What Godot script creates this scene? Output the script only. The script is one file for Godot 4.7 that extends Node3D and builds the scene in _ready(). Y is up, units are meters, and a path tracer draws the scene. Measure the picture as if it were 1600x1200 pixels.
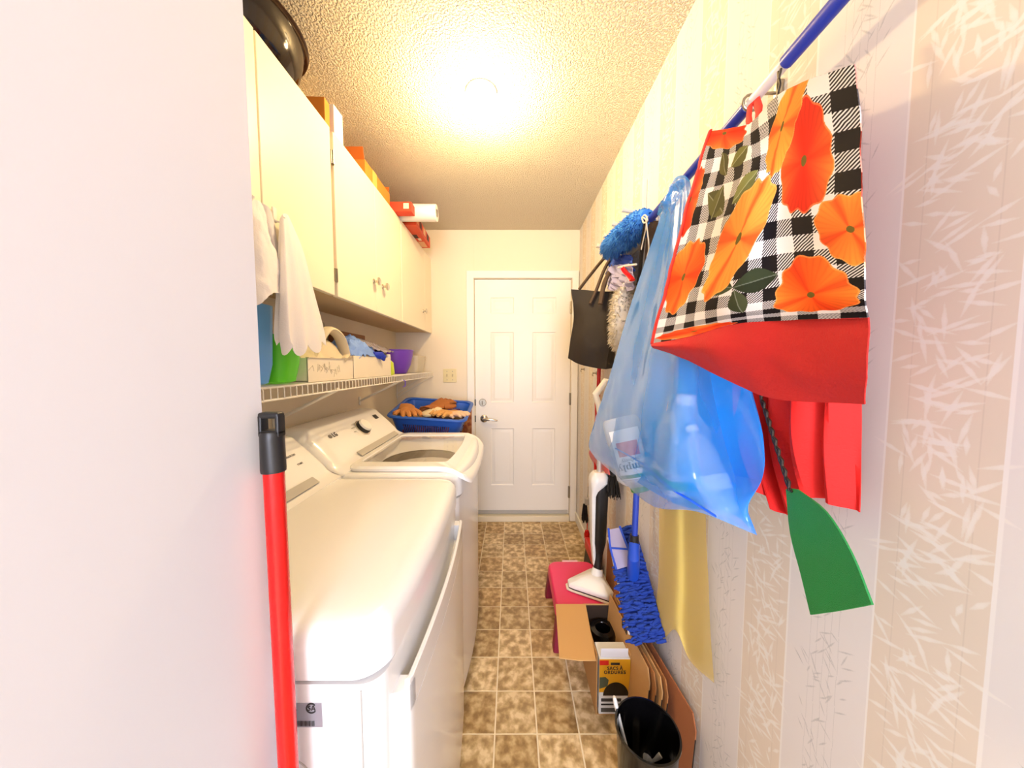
extends Node3D
# A narrow laundry room seen from the hall, metres, y up; the camera stands at x 0, z 0 and looks along -z.

const WALL_LEFT := -0.96
const WALL_RIGHT := 0.55
const WALL_BACK := -2.66
const CEILING := 2.42
const HALL := -0.34          # face of the hall wall on the left
const HALL_END := -0.432     # where that wall ends and the laundry alcove begins

var M := {}
var rng := RandomNumberGenerator.new()
var wrinkle := FastNoiseLite.new()


# ---------------------------------------------------------------- geometry kit
class Geo:
	var v := PackedVector3Array()
	var t := PackedVector2Array()
	var given := PackedVector3Array()   # normals of its own, for hair

	func tri(a: Vector3, b: Vector3, c: Vector3, ta := Vector2.ZERO, tb := Vector2.ZERO, tc := Vector2.ZERO) -> void:
		v.append(a); v.append(b); v.append(c)
		t.append(ta); t.append(tb); t.append(tc)

	func quad(a: Vector3, b: Vector3, c: Vector3, d: Vector3, ta := Vector2.ZERO, tb := Vector2.ZERO, tc := Vector2.ZERO, td := Vector2.ZERO) -> void:
		tri(a, b, c, ta, tb, tc)
		tri(a, c, d, ta, tc, td)

	# turns the faces added since «from» outward (a closed shape has a positive volume then)
	func outward(from: int) -> void:
		var vol := 0.0
		var o: Vector3 = v[from] if from < v.size() else Vector3.ZERO
		for i in range(from, v.size(), 3):
			vol += (v[i] - o).dot((v[i + 1] - o).cross(v[i + 2] - o))
		if vol < 0.0:
			for i in range(from, v.size(), 3):
				var p := v[i + 1]
				v[i + 1] = v[i + 2]
				v[i + 2] = p
				var q := t[i + 1]
				t[i + 1] = t[i + 2]
				t[i + 2] = q

	func move(x: Transform3D, from := 0) -> void:
		for i in range(from, v.size()):
			v[i] = x * v[i]

	# box with rounded edges, seg cuts per edge
	func rbox(c: Vector3, s: Vector3, b := 0.004, seg := 1, x := Transform3D()) -> void:
		var from := v.size()
		var h := s * 0.5
		b = minf(b, minf(h.x, minf(h.y, h.z)) * 0.98)
		for axis in 3:
			for side in [-1.0, 1.0]:
				var ua := (axis + 1) % 3
				var va := (axis + 2) % 3
				var lu := _cuts(h[ua], b, seg)
				var lv := _cuts(h[va], b, seg)
				for i in lu.size() - 1:
					for j in lv.size() - 1:
						var k := []
						for q in [[i, j], [i + 1, j], [i + 1, j + 1], [i, j + 1]]:
							var p := Vector3.ZERO
							p[axis] = side * h[axis]
							p[ua] = lu[q[0]]
							p[va] = lv[q[1]]
							var inn := Vector3(clampf(p.x, -h.x + b, h.x - b), clampf(p.y, -h.y + b, h.y - b), clampf(p.z, -h.z + b, h.z - b))
							var d := p - inn
							k.append(x * (c + inn + d.normalized() * b))
						if side > 0.0:
							quad(k[0], k[1], k[2], k[3])
						else:
							quad(k[3], k[2], k[1], k[0])
		outward(from)

	func _cuts(h: float, b: float, seg: int) -> PackedFloat32Array:
		var r := PackedFloat32Array()
		for i in seg + 1:
			r.append(-(h - b) - b * tan(PI / 4.0 * (1.0 - float(i) / seg)))
		for i in seg + 1:
			r.append((h - b) + b * tan(PI / 4.0 * float(i) / seg))
		return r

	# rings of equal count joined in order; caps are fans round the middle
	func rings(list: Array, cap_first := true, cap_last := true, fix := true) -> void:
		var from := v.size()
		for k in list.size() - 1:
			var a: PackedVector3Array = list[k]
			var b: PackedVector3Array = list[k + 1]
			var n := a.size()
			for i in n:
				var j := (i + 1) % n
				var u0 := float(i) / n
				var u1 := float(i + 1) / n
				var w0 := float(k) / (list.size() - 1)
				var w1 := float(k + 1) / (list.size() - 1)
				quad(a[i], a[j], b[j], b[i], Vector2(u0, w0), Vector2(u1, w0), Vector2(u1, w1), Vector2(u0, w1))
		if cap_first:
			_fan(list[0], true)
		if cap_last:
			_fan(list[-1], false)
		if fix:
			outward(from)

	func _fan(r: PackedVector3Array, back: bool) -> void:
		var m := Vector3.ZERO
		for p in r:
			m += p
		m /= r.size()
		for i in r.size():
			var j := (i + 1) % r.size()
			if back:
				tri(m, r[j], r[i])
			else:
				tri(m, r[i], r[j])

	# profile of (radius, height), turned round y
	func lathe(prof: Array, segs := 24, x := Transform3D(), sx := 1.0, sz := 1.0) -> void:
		var from := v.size()
		var list := []
		for p in prof:
			var r := PackedVector3Array()
			for i in segs:
				var a := TAU * i / segs
				r.append(x * Vector3(cos(a) * p[0] * sx, p[1], sin(a) * p[0] * sz))
			list.append(r)
		rings(list, prof[0][0] > 0.0001, prof[-1][0] > 0.0001, true)

	# round bar along a path; r is one radius or a list
	func tube(path: Array, r, segs := 10, caps := true, flat := 1.0) -> void:
		var list := []
		var up := Vector3.UP
		var d0: Vector3 = (path[1] - path[0]).normalized()
		if absf(d0.dot(up)) > 0.9:
			up = Vector3.RIGHT
		for k in path.size():
			var d: Vector3 = path[mini(k + 1, path.size() - 1)] - path[maxi(k - 1, 0)]
			d = d.normalized()
			var s := d.cross(up).normalized()
			up = s.cross(d).normalized()
			var rad: float = r[k] if r is Array else r
			var ring := PackedVector3Array()
			for i in segs:
				var a := TAU * i / segs
				ring.append(path[k] + s * cos(a) * rad + up * sin(a) * rad * flat)
			list.append(ring)
		rings(list, caps, caps, caps)

	# plane outline (x, y) pushed along z from z0 to z1, edges chamfered by b
	func prism(poly: PackedVector2Array, z0: float, z1: float, b := 0.0, x := Transform3D()) -> void:
		var from := v.size()
		var n := poly.size()
		var inn := PackedVector2Array()
		var turn := 1.0 if not Geometry2D.is_polygon_clockwise(poly) else -1.0
		for i in n:
			var e0 := (poly[i] - poly[(i + n - 1) % n]).normalized()
			var e1 := (poly[(i + 1) % n] - poly[i]).normalized()
			var nn := (Vector2(-e0.y, e0.x) + Vector2(-e1.y, e1.x)).normalized() * turn
			inn.append(poly[i] + nn * b)
		var list := []
		if b > 0.0:
			list.append(_lift(inn, z0, x))
			list.append(_lift(poly, z0 + b, x))
			list.append(_lift(poly, z1 - b, x))
			list.append(_lift(inn, z1, x))
		else:
			list.append(_lift(poly, z0, x))
			list.append(_lift(poly, z1, x))
		rings(list, false, false, false)
		var ids := Geometry2D.triangulate_polygon(inn)
		var lo := Vector2(1e9, 1e9)
		var hi := -lo
		for p in poly:
			lo = lo.min(p)
			hi = hi.max(p)
		var sp := (hi - lo).max(Vector2(1e-6, 1e-6))
		var order := turn
		for k in range(0, ids.size(), 3):
			var a := inn[ids[k]]
			var c := inn[ids[k + 1]]
			var d := inn[ids[k + 2]]
			if (c - a).cross(d - a) * order < 0.0:
				var q := c
				c = d
				d = q
			var ta := (a - lo) / sp
			var tc := (c - lo) / sp
			var td := (d - lo) / sp
			ta.y = 1.0 - ta.y; tc.y = 1.0 - tc.y; td.y = 1.0 - td.y
			tri(x * Vector3(a.x, a.y, z1), x * Vector3(c.x, c.y, z1), x * Vector3(d.x, d.y, z1), ta, tc, td)
			tri(x * Vector3(a.x, a.y, z0), x * Vector3(d.x, d.y, z0), x * Vector3(c.x, c.y, z0), ta, td, tc)
		outward(from)

	func _lift(p: PackedVector2Array, z: float, x: Transform3D) -> PackedVector3Array:
		var r := PackedVector3Array()
		for q in p:
			r.append(x * Vector3(q.x, q.y, z))
		return r

	# rows of points as a surface; with thick > 0 a shell with rims
	func sheet(p: Array, thick := 0.0) -> void:
		var from := v.size()
		var h := p.size()
		var w: int = p[0].size()
		var q := []
		if thick > 0.0:
			for j in h:
				var row := PackedVector3Array()
				for i in w:
					var du: Vector3 = p[j][mini(i + 1, w - 1)] - p[j][maxi(i - 1, 0)]
					var dv: Vector3 = p[mini(j + 1, h - 1)][i] - p[maxi(j - 1, 0)][i]
					row.append(p[j][i] + du.cross(dv).normalized() * thick)
				q.append(row)
		for j in h - 1:
			for i in w - 1:
				var a := Vector2(float(i) / (w - 1), float(j) / (h - 1))
				var b := Vector2(float(i + 1) / (w - 1), float(j + 1) / (h - 1))
				quad(p[j][i], p[j][i + 1], p[j + 1][i + 1], p[j + 1][i], a, Vector2(b.x, a.y), b, Vector2(a.x, b.y))
				if thick > 0.0:
					quad(q[j][i], q[j + 1][i], q[j + 1][i + 1], q[j][i + 1], a, Vector2(a.x, b.y), b, Vector2(b.x, a.y))
		if thick > 0.0:
			for j in h - 1:
				for i in [0, w - 1]:
					var uv := Vector2(float(i) / (w - 1), float(j) / (h - 1))
					if i == 0:
						quad(p[j][i], p[j + 1][i], q[j + 1][i], q[j][i], uv, uv, uv, uv)
					else:
						quad(p[j][i], q[j][i], q[j + 1][i], p[j + 1][i], uv, uv, uv, uv)
			for i in w - 1:
				for j in [0, h - 1]:
					var uv := Vector2(float(i) / (w - 1), float(j) / (h - 1))
					if j == 0:
						quad(p[j][i], q[j][i], q[j][i + 1], p[j][i + 1], uv, uv, uv, uv)
					else:
						quad(p[j][i], p[j][i + 1], q[j][i + 1], q[j][i], uv, uv, uv, uv)
			outward(from)

	# normals are shared where faces meet at less than «crease» degrees
	func mesh(crease := 42.0) -> ArrayMesh:
		var n := v.size()
		var fn := PackedVector3Array()
		fn.resize(n / 3)
		for f in n / 3:
			fn[f] = (v[f * 3 + 1] - v[f * 3]).cross(v[f * 3 + 2] - v[f * 3])
		var nr := PackedVector3Array()
		nr.resize(n)
		if given.size() == n:
			nr = given
		elif crease <= 0.0:
			for i in n:
				nr[i] = fn[i / 3].normalized()
		else:
			var at := {}
			for i in n:
				var key := Vector3i((v[i] * 30000.0).round())
				if at.has(key):
					at[key].append(i / 3)
				else:
					at[key] = [i / 3]
			var limit := cos(deg_to_rad(crease))
			for i in n:
				var mine := fn[i / 3].normalized()
				var sum := Vector3.ZERO
				for f in at[Vector3i((v[i] * 30000.0).round())]:
					if fn[f].normalized().dot(mine) >= limit:
						sum += fn[f]
				nr[i] = sum.normalized() if sum.length_squared() > 0.0 else Vector3.UP
		var ov := PackedVector3Array()
		var on := PackedVector3Array()
		var ot := PackedVector2Array()
		ov.resize(n); on.resize(n); ot.resize(n)
		for f in range(0, n, 3):
			for k in 3:
				var s: int = f + [0, 2, 1][k]
				ov[f + k] = v[s]
				on[f + k] = nr[s]
				ot[f + k] = t[s]
		var arr := []
		arr.resize(Mesh.ARRAY_MAX)
		arr[Mesh.ARRAY_VERTEX] = ov
		arr[Mesh.ARRAY_NORMAL] = on
		arr[Mesh.ARRAY_TEX_UV] = ot
		var m := ArrayMesh.new()
		m.add_surface_from_arrays(Mesh.PRIMITIVE_TRIANGLES, arr)
		return m


# rounded rectangle in x, z as a ring; bow pushes the +x side out in the middle
func rrect(cx: float, cz: float, hx: float, hz: float, r: float, y: float, ns := 8, nc := 5, bow := 0.0) -> PackedVector3Array:
	var out := PackedVector3Array()
	var corner := [Vector2(1, 1), Vector2(-1, 1), Vector2(-1, -1), Vector2(1, -1)]
	for k in 4:
		var c: Vector2 = corner[k]
		var o := Vector2(cx + c.x * (hx - r), cz + c.y * (hz - r))
		for i in nc:
			var a := PI / 2.0 * (k + float(i) / (nc - 1))
			out.append(Vector3(o.x + cos(a) * r, y, o.y + sin(a) * r))
		var a2 := PI / 2.0 * (k + 1)
		var p0 := Vector3(o.x + cos(a2) * r, y, o.y + sin(a2) * r)
		var d: Vector2 = corner[(k + 1) % 4]
		var p1 := Vector3(cx + d.x * (hx - r) + cos(a2) * r, y, cz + d.y * (hz - r) + sin(a2) * r)
		for i in range(1, ns):
			out.append(p0.lerp(p1, float(i) / ns))
	if bow != 0.0:
		for i in out.size():
			var p := out[i]
			if p.x > cx:
				p.x += bow * (1.0 - pow((p.z - cz) / hz, 2.0)) * (p.x - cx) / hx
				out[i] = p
	return out


# a few control rows smoothed into a fine net of points
func net(rows: Array, nu: int, nv: int) -> Array:
	var fine := []
	for row in rows:
		fine.append(curve(row, nu))
	var cols := []
	for i in nu + 1:
		var c := []
		for row in fine:
			c.append(row[i])
		cols.append(curve(c, nv))
	var out := []
	for j in nv + 1:
		var r := PackedVector3Array()
		for i in nu + 1:
			r.append(cols[i][j])
		out.append(r)
	return out


func curve(p: Array, n: int) -> PackedVector3Array:
	var out := PackedVector3Array()
	var last := p.size() - 1
	for i in n + 1:
		var s := float(i) / n * last
		var k := mini(int(s), last - 1)
		var a: Vector3 = p[k]
		var b: Vector3 = p[k + 1]
		var before: Vector3 = p[k - 1] if k > 0 else a * 2.0 - b
		var after: Vector3 = p[k + 2] if k + 2 <= last else b * 2.0 - a
		out.append(a.cubic_interpolate(b, before, after, s - k))
	return out


func crumple(p: Array, amp: float, scale: float, axis := Vector3.RIGHT) -> Array:
	for j in p.size():
		var row: PackedVector3Array = p[j]
		for i in row.size():
			row[i] += axis * wrinkle.get_noise_3dv(row[i] * scale) * amp
		p[j] = row
	return p


# ---------------------------------------------------------------- nodes
func numbered(called: String) -> String:
	if not has_node(NodePath(called)):
		return called
	var k := 1
	while has_node(NodePath("%s_%03d" % [called, k])):
		k += 1
	return "%s_%03d" % [called, k]


func tag(o: Node3D, label: String, category: String, group := "") -> Node3D:
	o.set_meta("label", label)
	o.set_meta("category", category)
	if group:
		o.set_meta("group", group)
	return o


func thing(called: String, label: String, category: String, at := Vector3.ZERO, group := "") -> Node3D:
	var o := Node3D.new()
	o.name = numbered(called)
	o.position = at
	add_child(o)
	return tag(o, label, category, group)


# a mesh given in room coordinates, hung under its owner
func part(called: String, shape, m: Material, owner_node: Node3D, label := "") -> MeshInstance3D:
	var o := MeshInstance3D.new()
	o.name = called
	o.mesh = shape.mesh() if shape is Geo else shape
	o.material_override = m
	var back := Vector3.ZERO
	var up: Node = owner_node
	while up != self and up is Node3D:
		back += (up as Node3D).position
		up = up.get_parent()
	o.position = -back
	if label:
		o.set_meta("label", label)
	owner_node.add_child(o, true)
	return o


func solo(called: String, shape, m: Material, label: String, category: String, group := "") -> MeshInstance3D:
	var o := MeshInstance3D.new()
	o.name = numbered(called)
	o.mesh = shape.mesh() if shape is Geo else shape
	o.material_override = m
	add_child(o)
	tag(o, label, category, group)
	return o


func struct(called: String, shape, m: Material) -> MeshInstance3D:
	var o := MeshInstance3D.new()
	o.name = called
	o.mesh = shape.mesh() if shape is Geo else shape
	o.material_override = m
	o.set_meta("kind", "structure")
	add_child(o, true)
	return o


func lettering(words: String, height: float, x: Transform3D, m: Material, owner_node: Node3D, serif := false, bold := false) -> MeshInstance3D:
	var f := SystemFont.new()
	f.font_names = PackedStringArray(["Droid Serif" if serif else "Droid Sans"])
	if bold:
		f.font_weight = 700
	var tm := TextMesh.new()
	tm.font = f
	tm.text = words
	tm.font_size = 48
	tm.pixel_size = height / 35.0
	tm.depth = 0.0006
	tm.curve_step = 2.0
	var o := MeshInstance3D.new()
	o.name = "lettering"
	o.mesh = tm
	o.material_override = m
	var back := Vector3.ZERO
	var up: Node = owner_node
	while up != self and up is Node3D:
		back += (up as Node3D).position
		up = up.get_parent()
	o.transform = Transform3D(Basis(), -back) * x
	owner_node.add_child(o, true)
	return o


# ---------------------------------------------------------------- materials
func mat(c: Color, rough := 0.6, metal := 0.0) -> StandardMaterial3D:
	var m := StandardMaterial3D.new()
	m.albedo_color = c
	m.roughness = rough
	m.metallic = metal
	m.cull_mode = BaseMaterial3D.CULL_DISABLED
	return m


func hexm(h: String, rough := 0.6, metal := 0.0) -> StandardMaterial3D:
	return mat(Color(h), rough, metal)


func noise_tex(freq: float, kind: int, seed_value: int, size := 256, octaves := 3, ramp: Array = [], normal := 0.0) -> NoiseTexture2D:
	var n := FastNoiseLite.new()
	n.noise_type = kind
	n.frequency = freq
	n.seed = seed_value
	n.fractal_octaves = octaves
	var x := NoiseTexture2D.new()
	x.width = size
	x.height = size
	x.seamless = true
	x.noise = n
	if ramp:
		var g := Gradient.new()
		g.offsets = PackedFloat32Array(ramp.map(func(r): return r[0]))
		g.colors = PackedColorArray(ramp.map(func(r): return Color(r[1])))
		x.color_ramp = g
	if normal > 0.0:
		x.as_normal_map = true
		x.bump_strength = normal
	return x


func tri_map(m: StandardMaterial3D, scale: float, world := false) -> StandardMaterial3D:
	m.uv1_triplanar = true
	m.uv1_world_triplanar = world
	m.uv1_scale = Vector3.ONE * scale
	return m


func bump(m: StandardMaterial3D, x: Texture2D, strength: float) -> StandardMaterial3D:
	m.normal_enabled = true
	m.normal_texture = x
	m.normal_scale = strength
	return m


func stroke(im: Image, a: Vector2, b: Vector2, w0: float, w1: float, c: Color) -> void:
	var n := int(maxf(1.0, (b - a).length() * 1.2))
	var sx := im.get_width()
	var sy := im.get_height()
	for i in n + 1:
		var f := float(i) / n
		var p := a.lerp(b, f)
		var r := lerpf(w0, w1, f) * 0.5
		for dy in range(-int(ceil(r)), int(ceil(r)) + 1):
			for dx in range(-int(ceil(r)), int(ceil(r)) + 1):
				var d := sqrt(dx * dx + dy * dy)
				if d <= r + 0.3:
					var px := posmod(int(p.x) + dx, sx)
					var py := posmod(int(p.y) + dy, sy)
					im.set_pixel(px, py, im.get_pixel(px, py).lerp(c, c.a))


# one repeat of the wallpaper: a satin stripe with bamboo canes, a matt stripe with pale leaves
func wallpaper() -> Image:
	var w := 384
	var h := 768
	var im := Image.create(w, h, false, Image.FORMAT_RGB8)
	var edge := int(w * 0.56)
	im.fill_rect(Rect2i(0, 0, edge, h), Color("e9e3da"))
	im.fill_rect(Rect2i(edge, 0, w - edge, h), Color("e6d8c2"))
	im.fill_rect(Rect2i(edge - 3, 0, 6, h), Color("f3eee4"))
	im.fill_rect(Rect2i(0, 0, 4, h), Color("f3eee4"))
	im.fill_rect(Rect2i(edge + 30, 0, 2, h), Color("ded0ba"))
	im.fill_rect(Rect2i(w - 34, 0, 2, h), Color("ded0ba"))
	var r := RandomNumberGenerator.new()
	r.seed = 5
	for k in 5:
		var x := edge * (0.33 + 0.085 * k)
		var y := 0.0
		while y < h:
			var l := r.randf_range(50, 110)
			stroke(im, Vector2(x, y), Vector2(x + r.randf_range(-2, 2), y + l - 5), 1.2, 1.2, Color(0.68, 0.67, 0.64, 0.3))
			y += l
	for k in 90:
		var p := Vector2(edge * r.randf_range(0.28, 0.75), r.randf() * h)
		var side := -1.0 if r.randf() < 0.5 else 1.0
		var a := r.randf_range(0.5, 1.25)
		var q := p + Vector2(side * cos(a), -sin(a)) * r.randf_range(22, 48)
		stroke(im, p, p.lerp(q, 0.5), 1.0, 3.6, Color(0.74, 0.73, 0.7, 0.16))
		stroke(im, p.lerp(q, 0.5), q, 3.6, 0.6, Color(0.74, 0.73, 0.7, 0.16))
	for k in 170:
		var p := Vector2(edge + (w - edge) * r.randf_range(0.15, 0.85), r.randf() * h)
		var a := r.randf_range(-0.4, 3.5)
		var q := p + Vector2(cos(a), -sin(a)) * r.randf_range(30, 80)
		stroke(im, p, p.lerp(q, 0.5), 1.5, 9.0, Color(0.97, 0.95, 0.90, 0.13))
		stroke(im, p.lerp(q, 0.5), q, 9.0, 0.6, Color(0.97, 0.95, 0.90, 0.13))
	return im


# print of the apron: black and white check with hatched squares, poppies and leaves
func apron_print() -> Image:
	var w := 560
	var h := 640
	var im := Image.create(w, h, false, Image.FORMAT_RGB8)
	var cell := 40
	for y in h:
		for x in w:
			var i := (x / cell) % 2
			var j := (y / cell) % 2
			var c := Color("e8e2df")
			if i == 1 and j == 1:
				c = Color("191518")
			elif i != j:
				c = Color("1c181a") if posmod(x + y, 8) < 4 else Color("e8e2df")
			im.set_pixel(x, y, c)
	# leaves: place, turn, length, colour
	for l in [[0.33, 0.19, 0.5, 95, "6a6a35"], [0.30, 0.22, 2.2, 90, "54502a"], [0.40, 0.34, 0.6, 110, "7a7f48"], [0.34, 0.36, 2.6, 110, "5d5c33"], [0.24, 0.37, 1.2, 80, "5d5c33"], [0.50, 0.655, 2.9, 100, "3c4630"], [0.50, 0.655, 0.1, 120, "36402c"], [0.51, 0.665, -1.3, 100, "454c33"]]:
		leaf(im, Vector2(l[0] * w, l[1] * h), l[2], l[3], Color(l[4]))
	# poppies: place, half axes, turn, colour
	for p in [[0.02, 0.28, 48, 88, -0.1, "e0331a"], [0.83, 0.25, 60, 130, -0.1, "d82a14"], [0.74, 0.12, 44, 130, -0.5, "f39035"], [0.13, 0.57, 80, 108, -0.25, "ee5a1c"], [0.49, 0.47, 74, 172, -0.62, "f7963c"], [0.84, 0.75, 90, 115, 0.2, "ee5a1a"], [0.28, 0.95, 150, 46, -0.1, "e8431a"], [0.2, 0.02, 165, 52, -0.06, "e23a1a"], [0.97, 0.5, 60, 90, 0.2, "f0742a"]]:
		poppy(im, Vector2(p[0] * w, p[1] * h), p[2], p[3], p[4], Color(p[5]))
	return im


func leaf(im: Image, at: Vector2, turn: float, size: float, c: Color) -> void:
	for y in range(-int(size), int(size)):
		for x in range(-int(size), int(size)):
			var q := Vector2(x, y).rotated(turn)
			if q.x < 0.0 or q.x > size:
				continue
			var s := sin(PI * q.x / size) * size * 0.26
			if absf(q.y) < s:
				var px := int(at.x) + x
				var py := int(at.y) + y
				if px >= 0 and py >= 0 and px < im.get_width() and py < im.get_height():
					im.set_pixel(px, py, c.lightened(0.25) if absf(q.y) < 1.4 else (c.darkened(0.18) if q.y > 0.0 else c))


func poppy(im: Image, at: Vector2, a: float, b: float, turn: float, c: Color) -> void:
	var most := int(maxf(a, b)) + 12
	for y in range(-most, most):
		for x in range(-most, most):
			var px := int(at.x) + x
			var py := int(at.y) + y
			if px < 0 or py < 0 or px >= im.get_width() or py >= im.get_height():
				continue
			var q := Vector2(x, y).rotated(turn) / Vector2(a, b)
			var ang := q.angle()
			var rim := 0.9 + 0.07 * sin(ang * 3.0 + at.x) + 0.04 * sin(ang * 11.0)
			var d := q.length()
			if d > rim:
				continue
			var k := c.lerp(Color("ffb648"), clampf(0.75 * pow(absf(sin(ang + at.y * 0.01)), 3.0) * d, 0.0, 1.0))
			k = k.lerp(Color("d8240c"), 0.5 * pow(absf(cos(ang * 2.0 + 0.4)), 10.0))
			k = k.darkened(0.10 * pow(absf(sin(ang * 17.0)), 6.0) * d)
			if d > rim - 0.035:
				k = k.lerp(Color("ffc87a"), 0.4)
			if d < 0.09:
				k = Color("6a5a22")
			im.set_pixel(px, py, k)


func make_materials() -> void:
	M.paint = hexm("f3e6cc", 0.85)
	M.hall_paint = hexm("dedee2", 0.8)
	M.trim = hexm("f7f3e8", 0.45)
	M.door = hexm("f5f0e4", 0.4)
	M.cabinet = hexm("f6ecd2", 0.42)
	M.cabinet_raw = hexm("d9bd92", 0.7)
	M.enamel = hexm("f4f3f1", 0.22)
	M.enamel.clearcoat_enabled = true
	M.enamel.clearcoat = 0.4
	M.enamel.clearcoat_roughness = 0.08
	M.plastic_white = hexm("f2f0ea", 0.35)
	M.wire = hexm("f4efe2", 0.35)
	M.grey_plastic = hexm("b9b6ae", 0.4)
	M.chrome = hexm("cfcabd", 0.2, 0.9)
	M.nickel = hexm("a39a88", 0.3, 0.9)
	M.dark = hexm("16130f", 0.5)
	M.black_gloss = hexm("0b0a0b", 0.16)
	M.black_plastic = hexm("1b1917", 0.42)
	M.ink = hexm("2b2926", 0.7)
	M.red_gloss = hexm("d8120f", 0.25)
	M.red_plastic = hexm("dc2a18", 0.4)
	M.blue_plastic = hexm("2a5fc0", 0.4)
	M.steel = hexm("736a5c", 0.4, 0.7)
	M.ceiling = hexm("f6ebd0", 0.95)
	tri_map(M.ceiling, 4.2, true)
	M.ceiling.heightmap_enabled = true
	M.ceiling.heightmap_texture = noise_tex(0.05, FastNoiseLite.TYPE_SIMPLEX_SMOOTH, 3, 512, 3, [[0.0, "000000"], [0.42, "1a1a1a"], [0.62, "a0a0a0"], [0.8, "ffffff"]])
	M.ceiling.heightmap_scale = 0.9
	var wp := wallpaper()
	M.wallpaper = hexm("ffffff", 0.75)
	M.wallpaper.metallic_specular = 0.3
	M.wallpaper.albedo_texture = ImageTexture.create_from_image(wp)
	M.grout = hexm("f4e6c4", 0.7)
	M.tile = []
	for k in 5:
		var t := hexm(["f2e8d4", "e2d6be", "fff6e4", "ead8ba", "d9c9ac"][k], 0.32)
		t.albedo_texture = noise_tex(0.016, FastNoiseLite.TYPE_SIMPLEX, 20 + k, 256, 5, [[0.2, "ab936c"], [0.42, "c8b288"], [0.6, "dcc9a2"], [0.82, "f4e8c8"]])
		tri_map(t, 4.0, true)
		M.tile.append(t)
	M.cardboard = hexm("c99a60", 0.85)
	M.cardboard_dark = hexm("a8703c", 0.85)
	M.cardboard_red = hexm("a5643a", 0.85)
	for k in [M.cardboard, M.cardboard_dark, M.cardboard_red]:
		tri_map(k, 6.0)
		bump(k, noise_tex(0.02, FastNoiseLite.TYPE_SIMPLEX, 9, 256, 3, [], 2.0), 0.25)
	var weave := noise_tex(0.22, FastNoiseLite.TYPE_VALUE, 4, 256, 2, [], 4.0)
	M.white_cloth = hexm("f1eef0", 0.9)
	M.grey_cloth = hexm("d6d2d6", 0.9)
	M.beige_cloth = hexm("d9cdb0", 0.95)
	M.red_cloth = hexm("e3180f", 0.75)
	M.red_lining = hexm("c81c12", 0.8)
	M.black_cloth = hexm("20170f", 0.75)
	M.brown_strap = hexm("4a3726", 0.75)
	M.navy_cloth = hexm("1d1c2c", 0.9)
	M.blue_cloth = hexm("2b4fb4", 0.9)
	M.lilac_cloth = hexm("a9a6cc", 0.9)
	for k in [M.white_cloth, M.grey_cloth, M.beige_cloth, M.red_cloth, M.red_lining, M.black_cloth, M.brown_strap, M.navy_cloth, M.blue_cloth, M.lilac_cloth]:
		tri_map(k, 9.0)
		bump(k, weave, 0.3)
		k.rim_enabled = k != M.black_cloth
		k.rim = 0.2
	M.white_cloth.backlight_enabled = true
	M.white_cloth.backlight = Color(0.35, 0.35, 0.35)
	M.apron = hexm("ffffff", 0.7)
	M.apron.metallic_specular = 0.2
	M.apron.albedo_texture = ImageTexture.create_from_image(apron_print())
	M.film = hexm("069aff", 0.16)
	M.film.transparency = BaseMaterial3D.TRANSPARENCY_ALPHA
	M.film.albedo_color.a = 0.47
	M.film.backlight_enabled = true
	M.film.backlight = Color(0.05, 0.16, 0.32)
	M.film_folded = M.film.duplicate()
	M.film_folded.albedo_color.a = 0.66
	M.clear = hexm("e8f0f4", 0.08)
	M.clear.transparency = BaseMaterial3D.TRANSPARENCY_ALPHA
	M.clear.albedo_color.a = 0.22
	M.bottle = hexm("eaf2f8", 0.1)
	M.bottle.transparency = BaseMaterial3D.TRANSPARENCY_ALPHA
	M.bottle.albedo_color.a = 0.4
	M.glass = hexm("c9c0ae", 0.04)
	M.glass.transparency = BaseMaterial3D.TRANSPARENCY_ALPHA
	M.glass.albedo_color.a = 0.12
	M.sheer = hexm("ffe170", 0.7)
	M.sheer.metallic_specular = 0.15
	M.sheer.transparency = BaseMaterial3D.TRANSPARENCY_ALPHA
	M.sheer.albedo_color.a = 0.6
	M.leather = []
	for c in ["c98848", "e6d4a8", "a8652c", "d8a25c", "eac4a0"]:
		var l := hexm(c, 0.8)
		tri_map(l, 12.0)
		bump(l, weave, 0.5)
		M.leather.append(l)


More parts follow.
